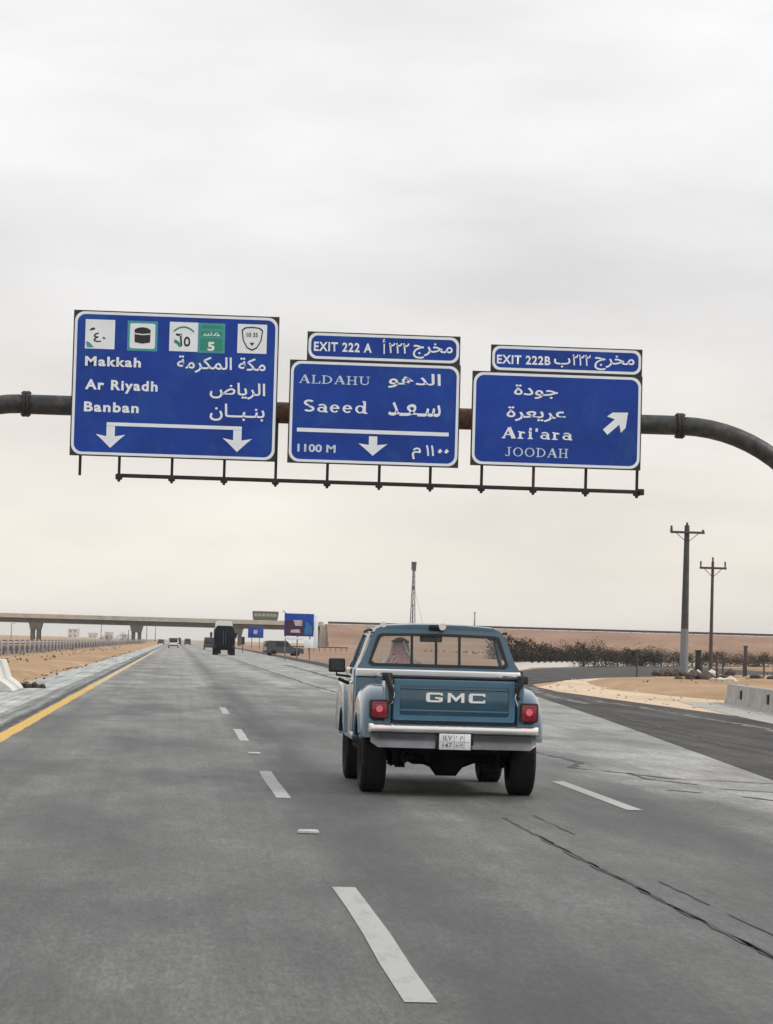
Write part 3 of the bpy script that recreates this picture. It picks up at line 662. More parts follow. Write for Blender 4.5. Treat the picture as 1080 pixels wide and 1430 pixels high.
# ------------------------------------------------------------ blue pickup
PX, PY = 2.935, 29.9
pk = empty('pickup_truck', (PX, PY, 0)); tag(pk, 'old blue stepside pickup with chrome bumper driving ahead in the middle lane', 'pickup truck')
def wheel(parent, x, y, r=.385, w=.27, out=1, name='wheel'):
    h = w/2
    prof = [(-h*.80, r*.62), (-h, r*.72), (-h*1.0, r*.86), (-h*.90, r*.955), (-h*.72, r*.992), (-h*.25, r), (h*.25, r), (h*.72, r*.992), (h*.90, r*.955), (h, r*.86), (h, r*.72), (h*.80, r*.62)]
    b = B(); n = 40; rings = []
    for k in range(n):
        a = 2*math.pi*k/n; rings.append(b.ring([(px, rr*math.sin(a), rr*math.cos(a)) for px, rr in prof]))
    for k in range(n):
        a, c = rings[k], rings[(k+1) % n]
        for i in range(len(prof)-1): b.m.faces.new((a[i], a[i+1], c[i+1], c[i]))
    t = b.obj('wheel', 'rubber', parent, 50, (x, y, r))
    b = B()
    for k in range(36):   # tread blocks on the shoulders
        a = 2*math.pi*k/36
        for sx in (-1, 1):
            b.box((sx*h*.42-.03, -.016, r-.003), (sx*h*.42+.05*sx, .016, r+.006), mtx=Matrix.Rotation(a, 4, 'X'))
    b.obj('tread', 'rubber', t, 0)['kind'] = 'stuff'
    b = B(); rp = [(h*.7, .66), (h*.55, .60), (h*.2, .52), (h*.15, .3), (h*.45, .2), (h*.5, 0.001)]
    rings = [[(out*px, rr*r*math.sin(2*math.pi*k/24), rr*r*math.cos(2*math.pi*k/24)) for k in range(24)] for px, rr in rp]; b.loft(rings, cap=False); b.obj('rim', 'white_metal', t, 40)
    b = B(); b.cyl((-out*h*.6, 0, 0), (out*h*.1, 0, 0), r*.5, 20); b.obj('drum', 'underbody', t)
    return t
RW, FW = .86, 3.83
for sx in (-1, 1):
    wheel(pk, sx*.80, RW, out=sx); wheel(pk, sx*.79, FW, out=sx)
# rear fenders
def contour(cy, cz, ay, az, n=18, p=2.6):
    out = []
    for k in range(n+1):
        a = math.pi-math.pi*k/n; c, s = math.cos(a), math.sin(a)
        out.append((cy+ay*math.copysign(abs(c)**(2/p), c), cz+az*abs(s)**(2/p)))
    return out
def fender(sx, cy, cz, ay, az, wy, wz, wr, xin, xs_, name, m, tail=True):
    rings = []
    for x, ins in xs_:
        o_ = contour(cy, cz, ay-ins, az-ins)
        i_ = []
        for k in range(18+1):
            a = math.pi*k/18; i_.append((wy+wr*math.cos(a), max(cz-.02, wz+wr*math.sin(a))))
        rings.append([(sx*x, y, z) for y, z in o_+i_])
    b = B(); b.loft(rings); f = b.obj(name, m, pk, 50)
    return f
FX = [(.66, 0), (.79, .0), (.855, .012), (.905, .04), (.942, .085), (.962, .15), (.968, .21)]
for sx in (-1, 1):
    f = fender(sx, .92, .60, .78, .555, RW, .385, .46, .66, FX, 'rear_fender', 'truck_blue')
    if sx == -1:
        b = B()  # pale rolled lip along the wheel arch
        b.tube([(sx*.965, RW+.465*math.cos(R(a)), .385+.465*math.sin(R(a))) for a in range(28, 153, 8)], .018, 8); b.obj('arch_lip', 'truck_light', f, 60)
    b = B(); b.box((sx*.70, 1.68, .52), (sx*.97, 2.3, .60), .02); b.obj('step', 'truck_blue', pk)
    # tail lamp
    cx = sx*.79; b = B(); b.box((cx-.10, .085, .80), (cx+.10, .30, 1.0), .02); h = b.obj('tail_light', 'trim', pk)
    b = B(); b.box((cx-.082, .06, .817), (cx+.082, .086, .983), .018); b.obj('lens', 'red_lens', h, 40)
    for k in range(5): B().box((cx-.072, .057, .836+k*.031), (cx+.072, .061, .840+k*.031)).obj('lens_rib', 'trim', h)
    b = B(); b.tube([(cx, .058, .905), (cx, .052, .905)], .036, 16); b.obj('lens_glow', 'lens_glow_pink', h, 40)  # pink disc paints the bright glow at the lens centre
# bed
b = B(); b.box((-.69, .15, .70), (.69, 2.0, .75)); b.obj('bed_floor', 'underbody', pk)
for sx in (-1, 1):
    b = B(); b.box((sx*.66, .14, .66), (sx*.71, 2.0, 1.235), .01); b.tube([(sx*.685, .15, 1.235), (sx*.685, 2.0, 1.235)], .035, 12)
    s = b.obj('bed_side', 'truck_blue', pk)
    b = B(); b.box((sx*.665, .10, .64), (sx*.735, .17, 1.25), .012); b.obj('corner_post', 'truck_blue', pk)
b = B(); b.box((-.69, 1.95, .70), (.69, 1.99, 1.22), .01); b.obj('bed_front_panel', 'truck_blue', pk)
# tailgate with pressed frame
b = B(); b.box((-.650, .105, .785), (.650, .155, 1.225), .018, 3); tg = b.obj('tailgate', 'truck_blue', pk, 40)
b = B(); b.frame(rrect(-.64, .64, .792, 1.20, .04), rrect(-.575, .575, .845, 1.155, .03), 'y', .090, .106); b.obj('pressed_frame', 'truck_light', tg, 0)
b = B(); b.tube([(-.57, .098, .895), (.57, .098, .895)], .013, 8); b.tube([(-.57, .098, 1.125), (.57, .098, 1.125)], .010, 8); b.obj('pressed_rib', 'truck_blue', tg)
b = B(); b.tube([(-.655, .145, 1.243), (.655, .145, 1.243)], .020, 12); b.obj('top_gap_shade', 'black', tg)  # black roll paints the shadow gap along the tailgate top
b = B(); b.box((-.66, .12, .745), (.66, .16, .783)); b.obj('bottom_gap_shade', 'black', pk)  # black strip paints the shaded gap between tailgate and bumper
# block letters
def letter(parts, x, w, z0, h):
    b = B()
    for i, pl in enumerate(parts): b.prism([(x+u*w, z0+v*h) for u, v in pl], 'y', .088-.001*i, .104)
    o = b.obj('letter', 'white_metal', tg, 0); return o
def bar(a, b_, c, d): return [(a, b_), (c, b_), (c, d), (a, d)]
G = [[(0, .18), (.10, 0), (.10, 1), (0, .82)], [(.10, 0), (.23, 0), (.23, 1), (.10, 1)], bar(.23, .80, .88, 1), [(.88, .68), (1, .78), (.97, .92), (.88, 1)], bar(.23, 0, .86, .2), [(.86, 0), (1, .12), (1, .5), (.76, .5), (.76, .22), (.86, .22)], bar(.54, .36, .76, .54)]
G[3] = bar(.88, .70, .99, .97)
Mm = [bar(0, 0, .18, 1), bar(.82, 0, 1, 1), [(.18, 1), (.18, .66), (.5, .08), (.5, .48)], [(.82, 1), (.5, .48), (.5, .08), (.82, .66)]]
Cc = [[(0, .18), (.10, 0), (.10, 1), (0, .82)], bar(.10, 0, .24, 1), bar(.24, .80, .99, 1), bar(.24, 0, .99, .2), bar(.88, .68, 1.0, .80), bar(.88, .2, 1.0, .32)]
letter(G, -.300, .175, .988, .100); letter(Mm, -.072, .175, .988, .100); letter(Cc, .150, .175, .988, .100)
# latch chains in the tailgate corners
for sx, big in ((-1, 1), (1, .75)):
    pts = [(sx*.715, .07, 1.27), (sx*.70, .06, 1.20), (sx*.66, .055, 1.10), (sx*.655, .055, 1.0), (sx*.69, .06, .965)]
    b = B(); b.tube([(x, y, 1.27-(1.27-z)*big) for x, y, z in pts], [.03, .035, .03, .022, .016], 8); b.box((sx*.715-.055, .05, 1.20), (sx*.715+.055, .20, 1.285), .012)
    c = b.obj('latch_strap', 'black', pk, 50)
    b = B(); b.tube([(sx*.655, .045, 1.16), (sx*.635, .04, 1.05), (sx*.665, .045, .96)], .007, 6); b.obj('chain', 'chrome', c)
# bumper
prof = [(.10, .50), (.02, .50), (-.005, .53), (.0, .63), (-.03, .655), (-.05, .68), (-.05, .725), (-.03, .745), (.10, .75)]
def bumper_ring(x, back, sh=1): return [(x, y+back, .50+(z-.5)*sh if z < .66 else z) for y, z in prof]
b = B(); up = [(.10, .66), (-.02, .66), (-.045, .675), (-.05, .70), (-.045, .735), (-.02, .752), (.10, .752)]
b.loft([[(x, y+bk, z) for y, z in up] for x, bk in ((-.895, .12), (-.88, .03), (-.84, 0), (-.4, -.01), (0, -.012), (.4, -.01), (.84, 0), (.88, .03), (.895, .12))]); bu = b.obj('bumper', 'chrome', pk, 40)
b = B(); lo = [(.10, .505), (-.0, .505), (.012, .52), (.02, .60), (.0, .655), (.10, .655)]
b.loft([[(x, y+bk, z if z > .6 else z+dz) for y, z in lo] for x, bk, dz in ((-.87, .06, .05), (-.80, .0, .0), (0, -.01, 0), (.80, .0, .0), (.87, .06, .05))]); b.obj('bumper_valance', 'bumper_grey', bu, 40)
# licence plate
lp = B().box((-.165, -.075, .50), (.165, -.06, .665), .004).obj('licence_plate', 'plate', pk)
b = B()
for x0, z0, x1, z1 in ((-.155, .580, .155, .583), (.095, .505, .098, .66), (-.01, .505, -.007, .66)): b.box((x0, -.077, z0), (x1, -.0755, z1))
b.obj('cell_line', 'plate_ink', lp, 0)
text_obj('\u0661\u0664\u0667', (-.13, -.03, .595, .65), -.0765, lp, 'plate_ink', .01, 'plate_characters'); text_obj('\uFEE9 \uFEE1', (.01, .08, .59, .65), -.0765, lp, 'plate_ink', .0, 'plate_characters')
text_obj('147', (-.13, -.03, .52, .57), -.0765, lp, 'plate_ink', .01, 'plate_characters'); text_obj('H M', (.01, .08, .52, .57), -.0765, lp, 'plate_ink', .0, 'plate_characters')
b = B(); b.box((-.20, -.05, .52), (-.166, -.03, .64), .005); b.box((.166, -.05, .55), (.20, -.03, .66), .005); b.obj('plate_bracket', 'trim', pk)
# underbody
b = B()
for sx in (-1, 1): b.box((sx*.40, .1, .46), (sx*.48, 4.7, .62), .01)
b.box((-.48, .2, .46), (.48, .30, .60)); b.box((-.48, 2.2, .44), (.48, 2.35, .56)); b.obj('frame_rail', 'underbody', pk)
b = B(); b.tube([(-.72, RW, .385), (-.30, RW, .385), (-.16, RW, .375), (-.09, RW, .345), (.09, RW, .345), (.16, RW, .375), (.30, RW, .385), (.72, RW, .385)], [.05, .06, .10, .16, .16, .10, .06, .05], 16); b.obj('rear_axle', 'underbody', pk, 50)
b = B(); b.tube([(0, RW-.16, .36), (0, RW-.10, .36), (0, RW+.25, .40), (0, 2.6, .46)], [.06, .13, .06, .045], 14); b.obj('differential', 'underbody', pk, 50)
for sx in (-1, 1):
    b = B()
    for k in range(4): b.tube([(sx*.50, RW-.62+.1*k, .47-.012*k), (sx*.50, RW-.3, .345+.018*k), (sx*.50, RW, .305+.02*k), (sx*.50, RW+.3, .345+.018*k), (sx*.50, RW+.62-.1*k, .47-.012*k)], .02, 6)
    b.box((sx*.50-.05, RW-.09, .27), (sx*.50+.05, RW+.09, .46)); b.obj('leaf_spring', 'underbody', pk, 40)
    b = B(); b.tube([(sx*.62, RW-.1, .30), (sx*.40, RW-.02, .62)], .035, 8); b.obj('shock_absorber', 'underbody', pk)
b = B(); b.tube([(-.35, 1.6, .42), (-.35, 2.3, .42)], .11, 14); b.tube([(-.35, 1.6, .42), (-.38, .9, .48), (-.45, .35, .40), (-.50, .14, .37)], .028, 10); b.obj('exhaust', 'underbody', pk, 50)
b = B(); b.cyl((.02, .62-.28, .52), (.02, .62-.28, .66), .33, 28); b.obj('spare_tyre', 'rubber', pk, 40)
b = B(); b.box((.45, 1.3, .33), (.64, 1.9, .62), .03); b.obj('fuel_tank', 'underbody', pk)
b = B(); b.tube([(-.74, FW, .36), (-.2, FW, .40), (.2, FW, .40), (.74, FW, .36)], .05, 10); b.box((-.30, 3.3, .34), (.30, 4.3, .60), .05); b.box((-.86, 4.9, .42), (.86, 5.05, .62), .04); b.obj('front_axle', 'underbody', pk)
for x, w, z in ((-.60, .06, .30), (-.42, .05, .36), (-.33, .035, .37), (-.25, .05, .35)): B().box((x, .55, z), (x+w, .60, .5)).obj('bracket', 'underbody', pk)
b = B(); b.box((-.86, 1.5, .40), (.86, 3.35, .46), .01); b.box((-.55, 3.4, .28), (.55, 4.6, .34), .02); b.box((-.30, 2.1, .25), (.30, 3.2, .45), .05); b.box((-.62, .32, .44), (.62, 1.5, .5)); b.obj('shadow_plates', 'underbody', pk)  # plates added low under the truck to deepen its shadow on the road
# inner wheel houses keep daylight out from between tyre and bed
for sx in (-1, 1):
    b = B(); b.box((sx*.62, .35, .50), (sx*.665, 1.55, .80)); b.obj('inner_panel', 'underbody', pk)
# cab
CB = 2.03
def cab_outline(k=0):
    return [(-.90+k, 1.30), (-.905+k, 1.335), (-.86+k, 1.40), (-.745+k, 1.685), (-.70+k, 1.755-k*.6), (-.62+k, 1.79-k), (-.3, 1.812-k), (0, 1.817-k), (.3, 1.812-k), (.62-k, 1.79-k), (.70-k, 1.755-k*.6), (.745-k, 1.685), (.86-k, 1.40), (.905-k, 1.335), (.90-k, 1.30)]
def win_outline(g=0):
    # bottom width .785, top .675
    b0, b1, t = 1.345-g, 1.700+g, .0
    pts = [(-.75-g, b0), (-.785-g, b0+.035), (-.775-g, b0+.06), (-.70-g, b1-.07), (-.68-g, b1-.02), (-.64, b1), (-.3, b1+.008), (0, b1+.01), (.3, b1+.008), (.64, b1), (.68+g, b1-.02), (.70+g, b1-.07), (.775+g, b0+.06), (.785+g, b0+.035), (.75+g, b0)]
    return pts
b = B()
def slant(b_, y0=CB, k=.22):   # lean the rear wall forward with height
    for v in b_.m.verts: v.co.y += max(0, v.co.z-1.3)*k
b.frame(cab_outline(), win_outline(), 'y', CB, CB+.05); slant(b); b.obj('rear_cab_panel', 'truck_blue', pk, 30)
b = B(); b.frame(win_outline(.004), [(x*.955, 1.52+(z-1.52)*.85) for x, z in win_outline()], 'y', CB-.012, CB+.03); slant(b); rwf = b.obj('rear_window', 'trim', pk, 30)
xe = [-.745, -.30, -.028, .235, .745]
for i in range(4):
    zt = 1.675; b = B(); x0, x1 = xe[i], xe[i+1]
    inset = .085 if i == 0 else 0; inset2 = .085 if i == 3 else 0
    b.prism([(x0, 1.36), (x1, 1.36), (x1-inset2, zt), (x0+inset, zt)], 'y', CB+.008, CB+.013); slant(b); b.obj('pane', 'glass', rwf, 0)
for x in xe[1:-1]:
    b = B(); b.box((x-.014, CB-.008, 1.355), (x+.014, CB+.02, 1.69)); slant(b); b.obj('window_bar', 'trim', rwf, 0)
b = B(); b.box((-.93, CB, .50), (.93, CB+.06, 1.22), .02); b.obj('rear_cab_wall', 'truck_blue', pk)
b = B(); b.loft([[(x, CB-.03+bk, 1.222), (x, CB-.045+bk, 1.24), (x, CB-.045+bk, 1.292), (x, CB-.02+bk, 1.305), (x, CB+.05, 1.305), (x, CB+.05, 1.222)] for x, bk in ((-.925, .07), (-.915, .02), (-.89, 0), (0, 0), (.89, 0), (.915, .02), (.925, .07))]); b.obj('belt_moulding', 'white_metal', pk, 40)
# roof
rows = []
b = B(); top = []
for y, zf, wf in ((CB+.10, -.022, .985), (CB+.17, 0, 1), (CB+.5, .012, 1.0), (CB+.85, .005, .99), (CB+1.06, -.012, .975), (CB+1.12, -.035, .965)):
    o_ = [(-.745*wf, 1.69+zf), (-.715*wf, 1.755+zf), (-.63*wf, 1.793+zf), (-.3, 1.816+zf), (0, 1.821+zf), (.3, 1.816+zf), (.63*wf, 1.793+zf), (.715*wf, 1.755+zf), (.745*wf, 1.69+zf)]
    i_ = [(x*.95, z-.035 if abs(x) < .7 else z) for x, z in o_][::-1]
    rows.append([(x, y, z) for x, z in o_+i_])
b.loft(rows); b.obj('roof', 'truck_blue', pk, 50)
b = B(); b.box((-.66, CB+.12, 1.735), (.66, CB+1.0, 1.752)); b.obj('headliner', 'seat_cloth', pk)
for sx in (-1, 1):
    b = B(); b.tube([(sx*.735, CB+1.08, 1.70), (sx*.80, CB+1.30, 1.52), (sx*.885, CB+1.52, 1.315)], .026, 8); b.tube([(sx*.78, CB+1.02, 1.69), (sx*.86, CB+1.04, 1.48), (sx*.905, CB+1.06, 1.31)], .016, 8); b.obj('windscreen_pillar', 'truck_blue', pk)
    b = B(); b.box((sx*.86, CB+.06, .50), (sx*.945, CB+1.5, 1.31), .03, 3); d = b.obj('door', 'truck_blue', pk, 40)
    b = B(); b.box((sx*.945, CB+.18, 1.13), (sx*.975, CB+.34, 1.16), .008); b.obj('door_handle', 'chrome', d)
    b = B(); b.prism([(sx*.89, 1.31), (sx*.90, 1.31), (sx*.765, 1.70), (sx*.755, 1.70)], 'y', CB+.12, CB+1.0); b.obj('door_window', 'glass', d, 0)
    b = B(); b.tube([(sx*.76, CB+.08, 1.735), (sx*.775, CB+.3, 1.742), (sx*.77, CB+1.06, 1.72)], .016, 8); b.obj('drip_rail', 'trim', pk)
    # mirrors
    mx_, mw, mz0, mz1 = (-1.07, .095, 1.245, 1.405) if sx < 0 else (1.03, .07, 1.20, 1.315)
    b = B(); b.box((mx_-mw, CB+1.16, mz0), (mx_+mw, CB+1.24, mz1), .02, 3); mi = b.obj('wing_mirror', 'black', pk, 40)
    b = B(); b.box((mx_-mw*.8, CB+1.152, mz0+.02), (mx_+mw*.8, CB+1.161, mz1-.02)); b.obj('mirror_glass', 'car_window', mi)
    b = B(); b.tube([(sx*.94, CB+1.25, 1.20), (mx_, CB+1.22, mz0-.03), (mx_, CB+1.22, mz0+.03)], .014, 8); b.tube([(sx*.93, CB+1.2, 1.12), (mx_*.98, CB+1.2, 1.17)], .02, 8); b.obj('mirror_arm', 'black', mi)
b = B(); b.prism([(-.88, 1.31), (.88, 1.31), (.72, 1.72), (-.72, 1.72)], 'y', 0, .006)
for v in b.m.verts: v.co.y += CB+1.53-(v.co.z-1.31)*1.09
b.obj('windscreen', 'glass', pk, 0)
b = B(); b.box((-.90, CB+1.45, .55), (.90, CB+1.52, 1.30), .02); b.box((-.84, CB+1.25, 1.12), (.84, CB+1.5, 1.31), .05, 3); b.obj('dashboard', 'trim', pk)
b = B(); b.box((-.88, CB+.08, .50), (.88, CB+1.5, .56)); b.obj('cab_floor', 'underbody', pk)
b = B(); b.loft([[(x, y, z) for x, z in ((-.88, .9), (-.90, 1.14), (-.80, 1.20), (0, 1.22), (.80, 1.20), (.90, 1.14), (.88, .9))] for y in (CB+1.52, CB+2.0, CB+2.6)]+[[(x*.97, CB+2.98, z-.06) for x, z in ((-.88, .9), (-.90, 1.14), (-.80, 1.20), (0, 1.22), (.80, 1.20), (.90, 1.14), (.88, .9))]]); b.obj('bonnet', 'truck_blue', pk, 30)
for sx in (-1, 1): fender(sx, CB+2.2, .56, .86, .62, FW, .385, .45, .8, [(.80, 0), (.90, .0), (.945, .015), (.965, .05), (.972, .1)], 'front_fender', 'truck_blue')
b = B(); b.box((-.86, CB+2.95, .60), (.86, CB+3.05, 1.05), .03); b.obj('grille', 'chrome', pk)
b = B(); b.box((-.93, CB+3.06, .48), (.93, CB+3.16, .66), .03); b.obj('front_bumper', 'chrome', pk)
b = B(); b.box((-.72, CB+.12, .56), (.72, CB+.62, .86), .06, 3); b.box((-.72, CB+.10, .86), (.72, CB+.24, 1.29), .05, 3); b.obj('bench_seat', 'seat_cloth', pk, 40)
b = B(); n = 24
cw = Vector((-.40, CB+1.02, 1.17)); ax = Matrix.Rotation(R(-60), 3, 'X')
b.tube([cw+ax @ Vector((.19*math.cos(2*math.pi*k/n), .19*math.sin(2*math.pi*k/n), 0)) for k in range(n+1)], .014, 8); b.tube([cw, cw+Vector((0, .28, -.14))], .025, 8)
for a in (0, 180): b.tube([cw, cw+ax @ Vector((.19*math.cos(R(a)), .19*math.sin(R(a)), 0))], .012, 6)
b.obj('steering_wheel', 'black', pk, 50)
b = B(); b.box((-.14, CB+.93, 1.62), (.12, CB+.96, 1.69), .012); b.tube([(0, CB+.96, 1.66), (0, CB+1.05, 1.74)], .012, 6); b.obj('interior_mirror', 'black', pk)
# roof lamps
b = B(); b.box((-.11, CB+.03, 1.765), (.0, CB+.14, 1.815), .012); lb = b.obj('roof_lamp', 'black', pk)
b = B(); b.tube([(.035, CB+.015, 1.795), (.035, CB+.12, 1.795)], [.040, .045], 16); b.obj('roof_lamp_lens', 'lamp_white', pk, 40)
b = B(); b.tube([(-.62, CB+.10, 1.80), (-.62, CB+.17, 1.80)], .032, 14); b.obj('clearance_lamp', 'lamp_white', pk, 40)

# ------------------------------------------------------------ driver
def skin_mesh(name, joints, edges, m, parent, root=0, sub=1):
    me = bpy.data.meshes.new(name); me.from_pydata([j[:3] for j in joints], edges, [])
    o = bpy.data.objects.new(name, me); COL.objects.link(o)
    o.modifiers.new('s', 'SKIN'); 
    for i, v in enumerate(me.skin_vertices[0].data):
        r = joints[i][3]; v.radius = (r, joints[i][4] if len(joints[i]) > 4 else r); v.use_root = (i == root)
    o.modifiers['s'].use_smooth_shade = True
    s = o.modifiers.new('u', 'SUBSURF'); s.levels = sub; s.render_levels = sub
    bpy.context.view_layer.update()
    me2 = bpy.data.meshes.new_from_object(o.evaluated_get(bpy.context.evaluated_depsgraph_get())); me2.name = name
    bpy.data.objects.remove(o); bpy.data.meshes.remove(me)
    me2.materials.clear(); me2.materials.append(M[m]); me2.shade_smooth()
    q = bpy.data.objects.new(name, me2); COL.objects.link(q); q.parent = parent; return q
def driver():
    root = empty('person', (PX-.40, PY+CB+.48, .865)); tag(root, 'person in a red and white checked headscarf and white robe driving the blue pickup', 'person')
    J = [(0, 0, .08, .15, .12), (0, -.05, .24, .145, .11), (0, -.07, .40, .16, .11), (0, -.06, .50, .10, .08), (0, -.03, .56, .055, .055), (0, -.01, .63, .075, .09), (0, -.005, .70, .066, .084), (0, -.01, .75, .04, .05)]
    Ed = [(i, i+1) for i in range(7)]
    for sx in (-1, 1):
        k = len(J)
        J += [(sx*.19, -.06, .47, .065), (sx*.25, .10, .30, .05), (sx*.20, .36, .34, .034), (sx*.185, .44, .37, .036, .02)]
        Ed += [(3, k), (k, k+1), (k+1, k+2), (k+2, k+3)]
        for f in range(4):   # fingers curled over the wheel rim
            q = len(J); dx = (f-1.5)*.02
            J += [(sx*.185+dx, .485, .395, .0095), (sx*.185+dx, .515, .385, .0088), (sx*.185+dx, .52, .36, .0078)]; Ed += [(k+3, q), (q, q+1), (q+1, q+2)]
        q = len(J); J += [(sx*.185-sx*.035, .45, .345, .011), (sx*.185-sx*.04, .48, .335, .009)]; Ed += [(k+3, q), (q, q+1)]
        q = len(J); J += [(sx*.12, .10, .06, .10), (sx*.14, .46, .06, .075), (sx*.14, .60, -.22, .05), (sx*.14, .70, -.23, .04)]; Ed += [(0, q), (q, q+1), (q+1, q+2), (q+2, q+3)]
    body = skin_mesh('body', J, Ed, 'skin', root)
    # robe: shoulders and torso shell
    b = B(); rings = []
    for z, rx, ry, cy in ((.02, .22, .17, .0), (.2, .21, .16, -.04), (.36, .235, .155, -.065), (.47, .25, .14, -.065), (.525, .21, .115, -.055), (.56, .09, .08, -.04)):
        rings.append([(rx*math.cos(2*math.pi*k/20), cy+ry*math.sin(2*math.pi*k/20), z) for k in range(20)])
    b.loft(rings); b.obj('robe', 'thobe', root, 60)
    for sx in (-1, 1):
        b = B(); b.tube([(sx*.17, -.06, .46), (sx*.215, -.03, .42), (sx*.26, .10, .29), (sx*.21, .33, .335)], [.09, .085, .068, .05], 12); b.obj('sleeve', 'thobe', root, 60)
    # head scarf: crown over the head then draping to the shoulders and back
    b = B(); rings = []
    for z, rx, ry, cy in ((.80, .008, .01, -.01), (.792, .045, .06, -.01), (.77, .078, .10, -.012), (.72, .098, .12, -.02), (.65, .100, .115, -.04), (.59, .108, .105, -.06), (.54, .150, .10, -.08), (.50, .195, .095, -.10), (.44, .20, .085, -.12), (.36, .15, .06, -.14)):
        ring = []
        for k in range(28):
            a = 2*math.pi*k/28; f = 1+.05*math.sin(a*7+z*14)*(z < .7)
            x, y = rx*f*math.cos(a), cy+ry*f*math.sin(a)
            if y > cy+.02 and z < .74: y = cy+.02+(y-cy-.02)*.25     # open in front of the face
            ring.append((x, y, z))
        rings.append(ring)
    b.loft(rings, cap=True); b.obj('headscarf', 'scarf', root, 60)
    b = B(); b.tube([(-.09, -.10, .74), (-.115, -.12, .62), (-.17, -.14, .53), (-.19, -.17, .44)], .013, 6); b.tube([(.03, -.135, .76), (.07, -.16, .64), (.16, -.18, .52), (.20, -.20, .45)], .013, 6); b.obj('scarf_fold', 'thobe', root, 60)
    b = B()
    for z in (.745, .757): b.tube([(.092*math.cos(2*math.pi*k/24), -.012+.115*math.sin(2*math.pi*k/24), z) for k in range(25)], .009, 6)
    b.obj('head_cord', 'black', root, 60)
    b = B(); b.tube([(0, .085, .70), (0, .112, .675), (0, .09, .66)], [.010, .016, .012], 8)
    for sx in (-1, 1): b.tube([(sx*.032, .075, .705), (sx*.032, .083, .705)], .012, 8)
    b.tube([(-.025, .082, .635), (.025, .082, .635)], .007, 6); b.obj('face', 'skin', body, 60)
driver()

# ------------------------------------------------------------ other vehicles
def far_car(name, x, y, rz, m, kind, label, cat, L=4.6, W=1.82, H=1.5):
    r = empty(name, (x, y, 0), rz); tag(r, label, cat)
    h2 = H
    if kind == 'suv': prof = [(-L/2, .35), (-L/2-.02, .8), (-L/2+.05, 1.0), (-L/2+.15, h2-.05), (-L/2+.4, h2), (L*.05, h2), (L*.2, 1.05), (L*.46, .95), (L/2, .75), (L/2, .35)]
    else: prof = [(-L/2, .35), (-L/2, .8), (-L/2+.1, .98), (-L*.33, 1.02), (-L*.2, h2), (L*.05, h2), (L*.2, 1.0), (L*.46, .88), (L/2, .7), (L/2, .35)]
    rings = []
    for f, s in ((-1, 0), (-.96, .06), (0, .07), (.96, .06), (1, 0)):
        rings.append([(f*W/2*(1-.16*max(0, (z-1))/(h2-1+.01)), yy_, z+(s*.3 if z > .9 else 0)-.02) for yy_, z in prof])
    b = B(); b.loft(rings); bd = b.obj('body', m, r, 35)
    for sx in (-1, 1):
        for yy_ in (-L*.31, L*.31): b = B(); b.tube([(sx*(W/2-.22), yy_, .33), (sx*(W/2+.01), yy_, .33)], .33, 18); b.obj('wheel', 'rubber', r)
        b = B(); b.box((sx*W*.42-.11, -L/2-.035, .74), (sx*W*.42+.11, -L/2+.05, .92), .02); b.obj('tail_light', 'red_lens', r)
        b = B(); b.box((sx*(W/2-.06), -L*.25, 1.05), (sx*(W/2-.03), L*.08, h2-.12)); b.obj('side_window', 'car_window', r)
    yb = -L/2-.005 if kind == 'suv' else -L*.30
    b = B(); b.box((-W*.38, yb-.01, 1.03), (W*.38, yb+.25, h2-.1), .02); b.obj('rear_window', 'car_window', r)
    b = B(); b.box((-W*.47, -L/2-.06, .38), (W*.47, -L/2+.05, .58), .03); b.obj('bumper', 'trim', r)
    return r
far_car('suv', -.45, 523, 0, 'car_white', 'suv', 'distant white suv in the left lane, lowest of the far cars', 'car', H=1.9, W=1.9)
far_car('suv', .5, 800, 0, 'car_dark', 'suv', 'tiny dark vehicle just past the white suv in the left lane', 'car', H=2.1, W=1.9)
far_car('car', 3.3, 826, 0, 'car_dark', 'suv', 'tiny black car in the middle lane right of the white suv', 'car', H=1.9)
far_car('car', -4.3, 826, 0, 'car_dark', 'car', 'tiny dark car stopped on the left shoulder under the overpass', 'car', H=1.5)
far_car('suv', 5.75, 495, 0, 'car_dark', 'suv', 'dark suv half hidden behind the navy lorry', 'car', H=2.1, W=1.95)
far_car('suv', 12.35, 330, R(-78), 'car_dark', 'suv', 'dark suv parked on the sand behind the billboard', 'car', H=1.75, L=4.4)
bpy.data.objects[-1] if False else None
